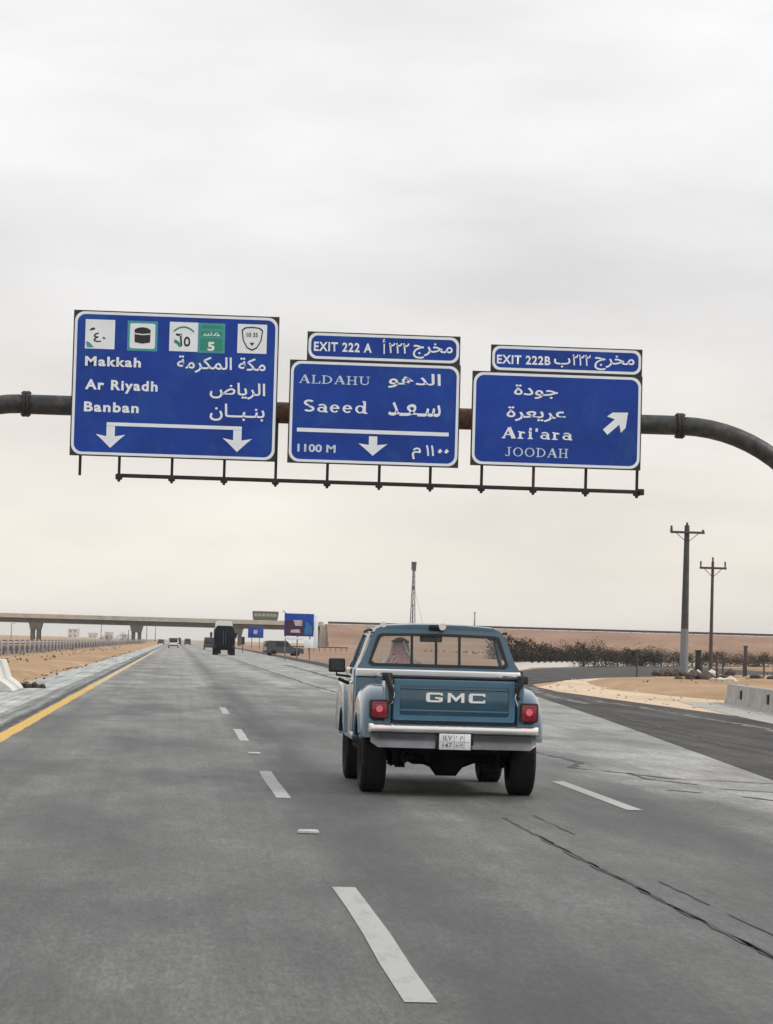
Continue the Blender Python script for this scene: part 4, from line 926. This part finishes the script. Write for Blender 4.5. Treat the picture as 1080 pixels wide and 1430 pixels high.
# lorry ahead
lo = empty('lorry', (5.27, 313, 0)); tag(lo, 'tall navy lorry with a white cab top seen from behind, beside the far billboard', 'lorry')
b = B(); b.loft([[(x, y, z) for x, z in ((-1.06, .9), (-1.10, 1.4), (-1.12, 2.2), (-1.0, 2.85), (-.78, 3.2), (.78, 3.2), (1.0, 2.85), (1.12, 2.2), (1.10, 1.4), (1.06, .9))] for y in (0, 6.5)]); bd = b.obj('cargo_body', 'navy', lo, 25)
for sx in (-1, 1):
    b = B(); b.box((sx*.03, -.05, 1.15), (sx*.92, .0, 2.75), .02); dr = b.obj('rear_door', 'navy', lo)
    b = B(); b.tube([(sx*.12, -.07, 1.2), (sx*.12, -.07, 2.7)], .02, 6); b.obj('lock_bar', 'bumper_grey', dr)
    b = B(); b.box((sx*.98-.07, -.08, .86), (sx*.98+.07, .0, 0.95), .01); b.obj('tail_light', 'red_lens', lo)
    for yy_ in (1.0, 2.3, 7.6):
        b = B(); b.tube([(sx*.65, yy_, .5), (sx*1.18, yy_, .5)], .5, 22); b.obj('wheel', 'rubber', lo, 40)
    b = B(); b.box((sx*.68-.32, .25, .12), (sx*.68+.32, .28, .85)); b.obj('mud_flap', 'rubber', lo)
    b = B(); b.box((sx*1.38-.12, 7.9, 1.9), (sx*1.38+.12, 8.0, 2.5), .02); b.tube([(sx*1.1, 7.9, 2.3), (sx*1.35, 7.95, 2.3)], .03, 6); b.obj('wing_mirror', 'black', lo)
b = B(); b.box((-1.05, .1, .55), (1.05, .2, .75)); b.box((-.45, .2, .6), (.45, 8.5, .95)); b.obj('chassis', 'underbody', lo)
b = B(); b.box((-1.08, 6.9, .8), (1.08, 8.9, 2.9), .1, 3); b.obj('cab', 'navy', lo, 40)
b = B(); b.loft([[(x*w, y, z) for x, z in ((-.98, 2.9), (-.95, 3.5), (-.75, 3.78), (.75, 3.78), (.95, 3.5), (.98, 2.9))] for y, w in ((6.55, 1.0), (7.4, 1.0), (8.4, .9))]); b.obj('cab_top', 'white_metal', lo, 40)
# bus crossing the bridge
bs = empty('bus', (28.0, 907.5, 7.75), 0); tag(bs, 'dark olive bus crossing the overpass above the far signs', 'bus')
b = B(); b.loft([[(x, y, z) for x, z in ((-3.7, .5), (-4.0, 1.6), (-4.15, 3.3), (-3.9, 3.5), (3.9, 3.5), (4.15, 3.3), (4.0, 1.6), (3.7, .5))] for y in (0, 2.5)]); b.obj('body', 'bus_olive', bs, 30)
for k in range(6): B().box((-3.6+1.22*k, -.03, 1.85), (-2.6+1.22*k, .0, 2.75), .0).obj('window', 'bus_window', bs)
for x in (-2.6, 2.6): B().tube([(x, .0, .5), (x, 2.4, .5)], .5, 16).obj('wheel', 'rubber', bs)

# ------------------------------------------------------------ overpass and embankment
ov = empty('overpass', (-12.5, 900, 0)); tag(ov, 'long concrete overpass crossing the motorway in the distance', 'bridge')
def ox(x): return x+12.5
B().box((ox(-420), -.0, 7.0), (ox(46), 12, 7.35)).obj('deck', 'deck_face', ov, 0)
B().box((ox(-420), -.25, 7.02), (ox(46), .05, 8.35), .03).obj('parapet', 'deck_face', ov, 0)
B().box((ox(-420), 11.9, 7.02), (ox(46), 12.2, 8.35), .03).obj('parapet', 'deck_face', ov, 0)
for y in (1.2, 4.1, 7.0, 9.9): B().prism([(y, 5.55), (y+.9, 5.55), (y+.9, 5.8), (y+.6, 6.1), (y+.6, 6.8), (y+1.0, 7.0), (y-.1, 7.0), (y+.3, 6.8), (y+.3, 6.1), (y, 5.8)], 'x', ox(-420), ox(46)).obj('girder', 'girder', ov, 0)
for px in (-12.5-31.5*3, -12.5-31.5*2, -44, -12.5, 19):
    p = B().loft([[(ox(px)+x, y, z) for x, y in ((-w, 1.0), (w, 1.0), (w, 11.0), (-w, 11.0))] for w, z in ((1.55, 3.4), (1.9, 4.9), (2.1, 5.55))]).obj('pier_cap', 'girder', ov, 0)
    for dx in (-.95, .95):
        for y in (2.2, 9.6): B().box((ox(px)+dx-.55, y-.55, -.1), (ox(px)+dx+.55, y+.55, 3.42), .08).obj('column', 'girder', p)
B().box((ox(45), -.6, -.1), (ox(47.5), 12.6, 7.3)).obj('abutment', 'deck_face', ov, 0)
b = B(); rows = []
xs_ = [47+i*5 for i in range(70)]+[420+40*i for i in range(12)]
for x in xs_:
    j = random.uniform(-.5, .5)
    rows.append([b.m.verts.new(p) for p in ((x, 880+j*3, -.1), (x, 885+j, 1.6+j*.5), (x, 890+random.uniform(-.6, .6), 4.0+j*.4), (x, 895+random.uniform(-.4, .4), 6.2), (x, 899.2, 7.7), (x, 913, 7.7), (x, 930, -.1))])
for a, c in zip(rows, rows[1:]):
    for i in range(6): b.m.faces.new((a[i], a[i+1], c[i+1], c[i]))
b.m.faces.new(rows[0]); struct(b.obj('embankment', 'pink_sand', smooth=40))
gr = empty('guard_rail', (47, 900, 7.7)); tag(gr, 'dark guard rail along the top of the reddish embankment', 'guard rail')
B().box((.5, -.1, .15), (830, .1, .85)).obj('rail', 'fence_rail', gr, 0)
b = B()
for k in range(205): b.box((.6+k*4, .1, 0), (.8+k*4, .3, .8))
q = b.obj('posts', 'fence_rail', gr, 0); q['kind'] = 'stuff'
# street lamps on the embankment
for i, (x, h) in enumerate(((74.5, 6.6), (94.3, 5.0))):
    r = empty('street_lamp', (x, 905, 7.7)); tag(r, ['thin street lamp on the embankment close right of the lattice mast', 'lone thin street lamp on the embankment above the pickup roof'][i], 'street lamp', 'street lamps on the embankment')
    B().tube([(0, 0, 0), (0, 0, h)], [.2, .13], 8).obj('pole', 'pole', r); B().box((-.35, -.15, h-.2), (.35, .15, h+.1), .03).obj('lamp_head', 'pole', r)
# lattice mast
r = empty('lattice_mast', (123.5, 1500, 0)); tag(r, 'tall lattice radio mast with a dark head beyond the embankment', 'mast')
Hm = 45.5; b = B(); br = B(); lv = 15
def leg(k, t): a = R(90+120*k); w = 1.9*(1-t)+.45*t; return Vector((w*math.cos(a), w*math.sin(a), Hm*t))
for k in range(3): b.tube([leg(k, 0), leg(k, 1)], .2, 6)
b.obj('mast_leg', 'pole', r)
for i in range(lv):
    for k in range(3):
        br.tube([leg(k, i/lv), leg((k+1) % 3, (i+1)/lv)], .10, 4); br.tube([leg(k, (i+1)/lv), leg((k+1) % 3, (i+1)/lv)], .09, 4)
br.obj('bracing', 'pole', r)['kind'] = 'stuff'
B().tube([(0, 0, 31.0), (0, 0, 33)], .9, 10).obj('platform', 'pole', r); B().tube([(0, 0, 41.8), (0, 0, 45.4), (0, 0, 45.8)], [1.0, 1.45, 1.2], 10).obj('platform', 'black_steel', r)
for k in range(3): a = R(30+120*k); B().box((1.2*math.cos(a)-.2, 1.2*math.sin(a)-.2, 41), (1.2*math.cos(a)+.2, 1.2*math.sin(a)+.2, 43.5)).obj('antenna', 'pole', r)
B().tube([(0, 0, 34), (9, 0, 0)], .06, 4).obj('guy_wire', 'pole', r)

# ------------------------------------------------------------ far signs on the right
r = empty('billboard', (10.7, 250, 0)); tag(r, 'blue billboard with a dark red picture on three posts beside the far road edge', 'billboard')
B().box((-1.32, 0, 2.15), (1.25, .12, 4.12), .02).obj('panel', 'sign_blue', r)
for x in (-1.2, -.15, .95): B().box((x-.05, .125, -.1), (x+.05, .25, 4.0)).obj('post', 'bumper_grey', r)
B().prism([(-1.25, 2.25), (.35, 2.25), (.35, 3.5), (-1.25, 3.5)], 'y', -.012, -.002).obj('picture', 'billboard_red', r, 0)
B().prism([(-.35, 3.05), (.25, 3.05), (.25, 3.55), (-.55, 3.55)], 'y', -.02, -.013).obj('picture', 'billboard_pink', r, 0)
B().prism([(-.8, 2.45), (.1, 2.45), (.0, 2.75), (-.7, 2.7)], 'y', -.024, -.021).obj('picture', 'billboard_pink', r, 0)
B().prism([(.4, 2.3), (1.1, 2.3), (1.15, 3.0), (.55, 3.5)], 'y', -.012, -.002).obj('picture', 'billboard_cyan', r, 0)
B().box((1.28, 0.02, 1.15), (1.62, .1, 4.0), .01).obj('side_strip', 'sign_white', r); B().box((.45, 0.02, 1.15), (1.27, .1, 1.9), .01).obj('lower_panel', 'sign_white', r)
B().box((-1.25, 0.02, 1.85), (.4, .1, 2.05), .01).obj('lower_panel', 'sign_white', r)
B().tube([(-1.5, .1, 4.35), (-1.1, .1, 4.05)], .04, 6).obj('stay', 'dark_steel', r)
r = empty('road_sign', (16.6, 600, 0)); tag(r, 'small far blue road sign on two posts framed by the overpass gap', 'road sign')
B().box((-1.65, 0, 2.35), (1.6, .1, 4.7), .05).obj('panel', 'sign_blue', r); B().prism([(-.5, 3.2), (.3, 3.1), (.4, 4.0), (-.4, 4.0)], 'y', -.012, -.003).obj('symbol', 'billboard_pink', r, 0)
for x in (-.8, .8): B().box((x-.08, .1, 0), (x+.08, .25, 4.2)).obj('post', 'bumper_grey', r)
r = empty('marker_post', (9.3, 400, 0)); tag(r, 'slim dark roadside marker right of the navy lorry', 'post')
B().box((-.2, 0, 1.1), (.25, .1, 2.2), .02).obj('plate', 'black', r); B().box((-.05, .1, 0), (.05, .18, 2.1)).obj('post', 'dark_steel', r)
r = empty('fence', (13, 420, 0)); tag(r, 'low dark railing on the sand between the lorry and the billboard', 'fence')
for k in range(16): B().box((k*.8-.04, 0, .3), (k*.8+.04, .08, 1.1)).obj('post', 'fence_rail', r)
B().box((-.1, -.03, .95), (12.2, 0, 1.1)).obj('rail', 'fence_rail', r)

# ------------------------------------------------------------ left fence, barrier
fn = empty('roadside_fence', (-12.4, 190, 0)); tag(fn, 'long pale post fence with dark rails running beside the sand median', 'fence')
fy = [0+7.5*i for i in range(20)]+[150+11*i for i in range(27)]+[447+18*i for i in range(19)]
fx = lambda y: .0027*y
m0 = None
for y in fy:
    if m0 is None:
        q = B().box((-.075, -.06, -.1), (.075, .06, 1.22), .01).obj('post', 'fence_post', fn); m0 = q.data
    else: q = bpy.data.objects.new('post', m0); COL.objects.link(q); q.parent = fn
    q.location = (fx(y), y, 0)
b = B()
for z in (.34, .62, .90, 1.14):
    b.loft([[(fx(y)-.19, y, z-.05), (fx(y)-.19, y, z+.05), (fx(y)-.14, y, z+.05), (fx(y)-.14, y, z-.05)] for y in (0, 400, 780)])
b.obj('rail', 'fence_rail', fn, 0)
f2 = empty('median_guard_rail', (-13.3, 195, 0)); tag(f2, 'low dark guard rail behind the pale post fence', 'guard rail')
B().loft([[(x, y, z) for x, z in ((0, .35), (.08, .4), (.03, .52), (.08, .64), (0, .7), (-.04, .52))] for y in (0, 400, 900)]).obj('rail', 'fence_rail', f2, 0)
m0 = None
for k in range(150):
    if m0 is None: q = B().box((-.14, -.06, -.1), (-.02, .06, .72)).obj('post', 'fence_rail', f2); m0 = q.data
    else: q = bpy.data.objects.new('post', m0); COL.objects.link(q); q.parent = f2
    q.location = (0, k*6, 0)
def jersey(name, loc, rz, L, h, m, slots=(), w=.3, tw=.27):
    r = empty(name, loc, rz); k = h/.8
    m_ = max(.42, tw+.08); p = [(-w, 0), (w, 0), (w*.92, .08*k), (w*m_, .30*k), (w*tw, h), (-w*tw, h), (-w*m_, .30*k), (-w*.92, .08*k)]
    b = B(); b.loft([[(x, y, z) for x, z in p] for y in (0.015, L-.015)]); b.obj('barrier_body', m, r, 20)
    for y in slots: B().box((-w*.88, y-.16, .26*k), (-w*.28, y+.16, .62*k), .02).obj('lifting_slot', 'black', r)  # solid black box stands in for the shade inside an open slot
    B().box((-w*.2, L-.02, h*.25), (w*.2, L+.02, h*.6), .01).obj('end_key', m, r)
    return r
for i, y in enumerate((83.6, 80.4)):
    tag(jersey('concrete_barrier', (-5.16, y, 0), 0, 3.15, .84, 'pale_concrete', w=.66, tw=.15), ['pale concrete barrier end beside the left sand verge, farther block', 'pale concrete barrier at the left sand verge, nearer block'][i], 'barrier', 'barriers beside the left shoulder')
b = B()
for k in range(6): x = -4.62+k*.13; b.tube([(x, 86.6+random.uniform(-.3, .3), .0), (x+.05, 86.6, random.uniform(.06, .14))], [.15, .06], 7)
tag(b.obj('rubble', 'rock', smooth=30), 'dark rubble on the ground by the left barrier end', 'rubble')
# barriers on the right, along the island edge
pts = [(18.15, 92.6), (17.35, 84.8), (16.6, 77.1), (15.9, 69.4), (15.35, 61.6)]
nm = ['farthest pale grey barrier block beside the sand island', 'second pale grey barrier block from the far end, with dark slots', 'third grey barrier block at the right edge with dark slots', 'nearest grey barrier block of the right row']
for i, (a, c) in enumerate(zip(pts, pts[1:])):
    dx, dy = a[0]-c[0], a[1]-c[1]; L = math.hypot(dx, dy)
    tag(jersey('concrete_barrier', (c[0], c[1], 0), -math.atan2(dx, dy), L-.05, .62, 'grey_concrete', slots=(2.6,), w=.26, tw=.62), nm[i], 'barrier', 'grey barriers along the right island')
b = B(); L_ = [(x-1.35, y) for x, y in pts]; R__ = [(x-.3, y) for x, y in pts]; b.strip([(x-1.9, y-1) for x, y in pts], R__, .012); struct(b.obj('apron', 'grey_concrete', smooth=0))
# long low white wall along the far ramp edge
wl = empty('low_wall', (20.3, 178, 0)); tag(wl, 'long low whitewashed wall behind the far curve of the ramp', 'wall')
pp = [(20.3, 178), (23.6, 201), (29.2, 236), (43.6, 298), (61.5, 353), (94, 433), (140, 530)]
b = B(); b.loft([[(x-20.3+dx, y-178, z) for dx, z in ((-.2, -.1), (-.14, .42), (.14, .42), (.2, -.1))] for x, y in pp]); b.obj('wall_body', 'pale_concrete', wl, 20)
for (xa, ya), (xb, yb) in zip(pp[1:], pp[2:]):
    n = int(math.hypot(xb-xa, yb-ya)/5)
    for i in range(n): t = i/n; B().box((xa+(xb-xa)*t-20.3-.16, ya+(yb-ya)*t-178-.16, .3), (xa+(xb-xa)*t-20.3+.16, ya+(yb-ya)*t-178+.16, .52), .02).obj('wall_cap', 'pale_concrete', wl)

# ------------------------------------------------------------ utility poles
def upole(x, y, h, r0, r1, arm, label, m_top, m_low, split, style):
    r = empty('utility_pole', (x, y, 0)); tag(r, label, 'utility pole', 'utility poles on the sand island')
    rs = r0+(r1-r0)*split
    B().tube([(0, 0, -.1), (0, 0, h*split)], [r0, rs], 16).obj('lower_pole', m_low, r, 40); B().tube([(0, 0, h*split+.002), (0, 0, h)], [rs*.99, r1], 16).obj('upper_pole', m_top, r, 40)
    zc = h-.42
    a = B().box((-arm/2, -r1-.11, zc-.07), (arm/2, -r1-.0, zc+.07), .01).obj('crossarm', m_top, r)
    for x_ in ((-arm/2+.08, 0, arm/2-.08)):
        if style == 0:
            hh = .34 if x_ < -.1 else (.30 if abs(x_) < .1 else .14)
            B().tube([(x_, -.1 if abs(x_) > .1 else 0, zc+.05 if abs(x_) > .1 else h-.1), (x_, -.1 if abs(x_) > .1 else 0, zc+.05+hh if abs(x_) > .1 else h+.18)], [.085, .06], 8).obj('insulator', 'pole', r)
        else:
            zz = zc+.05 if abs(x_) > .1 else h-.1
            B().tube([(x_, -.08 if abs(x_) > .1 else 0, zz), (x_, -.08 if abs(x_) > .1 else 0, zz+.38)], [.05, .06], 8).obj('insulator', m_top, r)
    b = B()
    for sx in (-1, 1): b.tube([(0, -r1, zc-.6), (sx*arm*.32, -r1-.03, zc-.06)], .022, 6)
    b.obj('brace', m_top, r)
upole(29.95, 167.6, 9.15, .27, .15, 2.05, 'thick tall utility pole, the nearer of two, pale grey lower half and dark top', 'pole', 'pole_grey', .33, 0)
upole(34.4, 182.8, 7.55, .13, .09, 1.75, 'thinner brown utility pole behind the thick one, with upturned crossarm ends', 'pole_brown', 'pole_brown', .4, 1)

# ------------------------------------------------------------ rubble and posts on the island
def rocks(name, cx, cy, n, sp, m, label, hmax=.5):
    b = B()
    for k in range(n):
        x, y = random.gauss(0, sp), random.gauss(0, sp*.8); s = random.uniform(.12, .4)
        r_ = bmesh.ops.create_icosphere(b.m, subdivisions=1, radius=s)
        for v in r_['verts']: v.co = Vector((v.co.x*random.uniform(.8, 1.3)+x, v.co.y*random.uniform(.8, 1.3)+y, max(-.05, v.co.z*random.uniform(.5, 1.0)+s*.3)))
    tag(b.obj(name, m, smooth=0, loc=(cx, cy, .26)), label, 'rubble')
rocks('rubble_heap', 29.9, 166.2, 16, .55, 'rock', 'dark rubble heap round the foot of the thick utility pole')
rocks('rubble_heap', 28.3, 166.0, 7, .4, 'rock', 'small dark rubble heap just left of the thick utility pole')
rocks('rubble_heap', 26.2, 140, 16, .8, 'rock', 'dark rubble heap above the left end of the right barriers')
rocks('rubble_heap', 31.5, 150, 18, 1.2, 'rock', 'dark rubble heap near the right edge behind the barriers')
rocks('rubble_heap', 34.4, 181, 9, .6, 'rock', 'dark stones round the foot of the thin brown pole')
rocks('rubble_heap', 25.3, 133, 7, .35, 'pale_rock', 'pale stone heap just behind the far grey barrier')
rocks('rubble_heap', 31.8, 170, 9, .5, 'pale_rock', 'pale stones between the two utility poles')
for i, (x, y, h, w, m, lb) in enumerate(((32.7, 178, 1.55, .33, 'black', 'short thick dark post between the two utility poles'), (27.9, 146.5, 1.45, .10, 'pole_brown', 'thin rusty post right of the brown utility pole'), (35.1, 175, 1.9, .2, 'pole', 'dark post farther right, taller than its neighbours'), (33.3, 158, 1.2, .09, 'pole_brown', 'thin rusty post nearest the right picture edge'), (25.6, 158, 1.5, .07, 'pole_brown', 'thin stake left of the thick utility pole'))):
    B_ = B(); B_.box((-w/2, -w/2, 0), (w/2, w/2, h), .01); B_.box((-w*.7, -w*.7, h), (w*.7, w*.7, h+.06), .01)
    tag(B_.obj('post', m, loc=(x, y, .2)), lb, 'post', 'posts on the sand island')
r = empty('fence', (30, 162, .25)); tag(r, 'broken low wire fence of thin stakes behind the rubble near the right edge', 'fence')
for k in range(9): B().box((k*1.3-.04, k*.5, 0), (k*1.3+.04, k*.5+.08, 1.0)).obj('stake', 'pole_brown', r)
B().loft([[(x, y, z) for z, y in ((.85, y0), (.85, y0+.03), (.9, y0+.03), (.9, y0))] for x, y0 in ((0, 0), (10.4, 4))]).obj('rail', 'pole_brown', r)

def litter(name, m, pts, label, cat, kind='stone'):
    b = B()
    for x, y, z, sz in pts:
        if kind == 'stone':
            r_ = bmesh.ops.create_icosphere(b.m, subdivisions=1, radius=sz)
            for v in r_['verts']: v.co = Vector((v.co.x*random.uniform(.7, 1.4)+x, v.co.y*random.uniform(.7, 1.4)+y, v.co.z*.6+z))
        else:
            for q in range(26):
                a = random.uniform(0, 6.28); t = Vector((math.cos(a)*sz*random.uniform(.3, 1), math.sin(a)*sz*random.uniform(.3, 1), sz*random.uniform(.4, 1.0))); w_ = Vector((-math.sin(a), math.cos(a), 0))*sz*.09
                p = Vector((x, y, z)); b.m.faces.new(b.ring([p-w_, p+w_, p+t]))
    o = b.obj(name, m, smooth=0); tag(o, label, cat, kind='stuff'); return o
def on_island(x, y, m=.5):
    pts_ = [(p[0], p[1]) for p in isl[:14]]
    for (xa, ya), (xb, yb) in zip(pts_, pts_[1:]):
        if ya <= y < yb: return x > xa+(xb-xa)*(y-ya)/(yb-ya)+m
    return False
def scatter(n, f, ok=lambda x, y: True):
    out = []
    while len(out) < n:
        p = f()
        if ok(p[0], p[1]): out.append(p)
    return out
litter('stones', 'rock', scatter(260, lambda: (random.gauss(-5.3, .35), random.uniform(60, 330), .02, random.uniform(.02, .07)), lambda x, y: x < -4.7), 'small dark stones strewn along the left sand verge', 'stones')
litter('stones', 'pale_rock', scatter(110, lambda: (random.uniform(14.6, 34), random.uniform(60, 175), .05, random.uniform(.02, .07)), lambda x, y: on_island(x, y, .2) and x < 18+.1*max(0, y-90)), 'small pale stones strewn over the right sand island', 'stones')
litter('dry_scrub', 'scrub', scatter(120, lambda: (random.uniform(-12, -7), random.uniform(120, 420), .2, random.uniform(.08, .22))), 'dry brown tufts growing on the left sand verge', 'scrub', 'tuft')
litter('dry_scrub', 'scrub', scatter(90, lambda: (random.uniform(20, 46), random.uniform(110, 210), .27, random.uniform(.08, .2)), lambda x, y: on_island(x, y, 3)), 'dry tufts growing on the right sand island', 'scrub', 'tuft')
litter('dry_scrub', 'scrub', scatter(420, lambda: (random.uniform(60, 260), random.uniform(480, 860), .1, random.uniform(.3, .8))), 'scattered dry bushes on the desert plain before the embankment', 'scrub', 'tuft')

# ------------------------------------------------------------ trees
def tree(x, y, h, w, m, label, trunk=.45, n=520, group='trees behind the low wall'):
    r = empty('tree', (x, y, -.05)); tag(r, label, 'tree', group)
    b = B(); tops = []
    fork = h*.3
    b.tube([(0, 0, 0), (random.uniform(-.05, .05), 0, fork)], [.09*h/2.4, .06*h/2.4], 8)
    for k in range(5):
        a = 2*math.pi*k/5+random.uniform(-.4, .4); e = (math.cos(a)*w*.33*random.uniform(.6, 1.2), math.sin(a)*w*.3, h*random.uniform(.55, .85))
        b.tube([(0, 0, fork*.9), (e[0]*.5, e[1]*.5, (fork+e[2])/2+.05), e], [.045, .03, .012], 6); tops.append(e)
    b.obj('trunk', 'bark', r, 50)
    cl = []
    for k in range(random.randint(11, 16)):
        a = random.uniform(0, 2*math.pi); q = math.sqrt(random.random())
        cz = random.uniform(.10, .84)*h; cl.append((math.cos(a)*q*w*.5*(1.15-.6*max(0, cz/h-.3)), math.sin(a)*q*w*.38, cz, random.uniform(.15, .26)*w))
    b = B()
    for k in range(n):
        c = random.choice(cl); d = Vector((random.gauss(0, 1), random.gauss(0, 1), random.gauss(0, .8))).normalized()*c[3]*random.random()**.4
        p = Vector(c[:3])+d
        if p.z < .03: continue
        s = random.uniform(.04, .085)*h/2.2*(1.25 if n < 1500 else 1)
        u = Vector((random.gauss(0, 1), random.gauss(0, 1), random.gauss(0, 1))).normalized(); v = u.cross(Vector((random.gauss(0, 1), random.gauss(0, 1), random.gauss(0, 1)))).normalized()
        b.m.faces.new(b.ring([p-u*s, p+v*s*.6, p+u*s, p-v*s*.6]))
    b.obj('crown', m, r, 0); return r
def at_px(px, Y): return (px-246)/4000*Y
spots = [(706, 262, 2.9, 2.6, 'leaf_dark'), (722, 258, 2.7, 2.2, 'leaf_dark'), (741, 264, 2.6, 2.0, 'leaf_brown'), (758, 268, 2.3, 2.3, 'leaf_dark'), (776, 270, 1.9, 2.2, 'leaf_olive'), (790, 275, 2.0, 2.4, 'leaf_dark'), (806, 280, 2.5, 2.2, 'leaf_olive'), (819, 284, 2.7, 2.6, 'leaf_dark'), (834, 288, 2.4, 2.6, 'leaf_dark'), (850, 296, 2.1, 2.1, 'leaf_brown'), (866, 305, 1.7, 1.9, 'leaf_brown'), (880, 312, 2.1, 1.5, 'leaf_dark'), (892, 318, 2.6, 1.5, 'leaf_brown'), (906, 322, 2.2, 2.2, 'leaf_dark'), (919, 328, 1.9, 1.6, 'leaf_dark'), (938, 336, 1.7, 3.4, 'leaf_olive'), (972, 345, 1.9, 3.4, 'leaf_dark'), (1000, 350, 2.0, 2.5, 'leaf_dark'), (1018, 352, 2.1, 2.6, 'leaf_dark'), (1046, 356, 2.0, 1.8, 'leaf_brown'), (1068, 360, 1.9, 2.4, 'leaf_dark'), (1090, 362, 2.0, 2.2, 'leaf_olive')]
spots2 = spots
adj = {'leaf_dark': 'dark green', 'leaf_olive': 'olive green', 'leaf_brown': 'brownish'}
ordn = ['first', 'second', 'third', 'fourth', 'fifth', 'sixth', 'seventh', 'eighth', 'ninth', 'tenth', 'eleventh', 'twelfth', 'thirteenth', 'fourteenth', 'fifteenth', 'sixteenth', 'seventeenth', 'eighteenth', 'nineteenth', 'twentieth', 'twenty-first', 'last']
for i, (px, Y, h, w, m) in enumerate(spots):
    sz = 'tall' if h > 2.4 else ('low' if h < 1.8 else 'medium')
    tree(at_px(px, Y), Y, h*random.uniform(.85, 1.1), w*1.6, m, f'{sz} {adj[m]} desert tree, {ordn[i]} from the left in the row behind the low wall', n=1900)
for i in range(16):
    px = 712+i*24+random.uniform(-5, 5); Y = 276+(px-712)*.27
    tree(at_px(px, Y), Y, random.uniform(1.5, 2.2), random.uniform(3.0, 4.2), random.choice(('leaf_dark', 'leaf_dark', 'leaf_brown', 'leaf_olive')), f'low spreading shrub in the back row, {ordn[i]} from the left, seen between the front trees', n=2000, group='shrubs behind the tree row')
for i, (px, Y, h, w) in enumerate(((715, 285, 3.3, 1.8), (770, 292, 2.4, 2.6), (845, 310, 2.3, 2.6), (812, 305, 2.9, 2.0))):
    tree(at_px(px, Y), Y, h, w, 'leaf_dark', ['taller tree standing behind the left end of the tree row', 'spreading dark tree behind the fourth and fifth trees of the row', 'wide dark tree behind the ninth and tenth trees of the row', 'slim dark tree rising behind the eighth tree of the row'][i])

# ------------------------------------------------------------ far left things under the bridge
def house(x, y, w, h, label):
    r = empty('house', (x, y, 0)); tag(r, label, 'house', 'pale distant houses under the overpass')
    B().box((-w/2, 0, 0), (w/2, w, h)).obj('wall', 'house_wall', r, 0); B().box((-w/2-.3, -.3, h), (w/2+.3, w+.3, h+.5)).obj('roof', 'house_wall', r, 0)
    for k in range(int(w/3)):
        for z in (1.2, 4.2):
            if z+1.6 < h: B().box((-w/2+1+k*3, -.05, z), (-w/2+2.3+k*3, .0, z+1.6)).obj('window', 'house_window', r, 0)
for i, (px, Y, w, h) in enumerate(((104, 1900, 7.5, 6.2), (131, 2100, 7, 4.2), (153, 2000, 6, 5))):
    house(at_px(px, Y), Y, w, h, ['tallest of the pale distant houses, midway between the bridge piers', 'low pale house between the two bridge piers', 'small pale house just left of the right bridge pier'][i])
for i, (px, Y, h) in enumerate(((18, 1250, 6.5), (142, 1300, 8), (180, 1250, 5), (205, 1350, 8.5), (217, 1400, 9))):
    r = empty('street_lamp', (at_px(px, Y), Y, 0)); tag(r, ['thin distant lamp post at the far left under the overpass', 'thin distant lamp post midway between the two bridge piers', 'thin distant lamp post just left of the right bridge pier', 'thin distant lamp post just right of the right bridge pier', 'thin distant lamp post nearest the road under the overpass'][i], 'street lamp', 'distant lamp posts under the overpass')
    B().tube([(0, 0, 0), (0, 0, h)], [.22, .14], 6).obj('pole', 'pole_grey', r); B().box((-.1, -.1, h), (1.6, .1, h+.2)).obj('lamp_head', 'pole_grey', r)
tree(at_px(150, 1150), 1150, 3.4, 5, 'leaf_dark', 'dark bush at the foot of the right bridge pier', group='bushes under the overpass')
tree(at_px(172, 1120), 1120, 4.2, 6, 'leaf_dark', 'dark bush touching the left of the right bridge pier', group='bushes under the overpass')

# ------------------------------------------------------------ desert air
b = B(); b.box((-9500, -350, -1.2), (9500, 14500, 60)); hz = b.obj('haze', 'sand', smooth=0); hz['kind'] = 'stuff'; hz['label'] = 'pale dusty desert haze over the whole plain'; hz['category'] = 'haze'
hm = bpy.data.materials.new('haze'); hm.use_nodes = True; hn = hm.node_tree.nodes; hn.clear()
ho = hn.new('ShaderNodeOutputMaterial'); hv = hn.new('ShaderNodeVolumePrincipled'); hv.inputs['Color'].default_value = (.93, .92, .91, 1); hv.inputs['Density'].default_value = .00009
hm.node_tree.links.new(hv.outputs[0], ho.inputs['Volume']); hz.data.materials.clear(); hz.data.materials.append(hm)
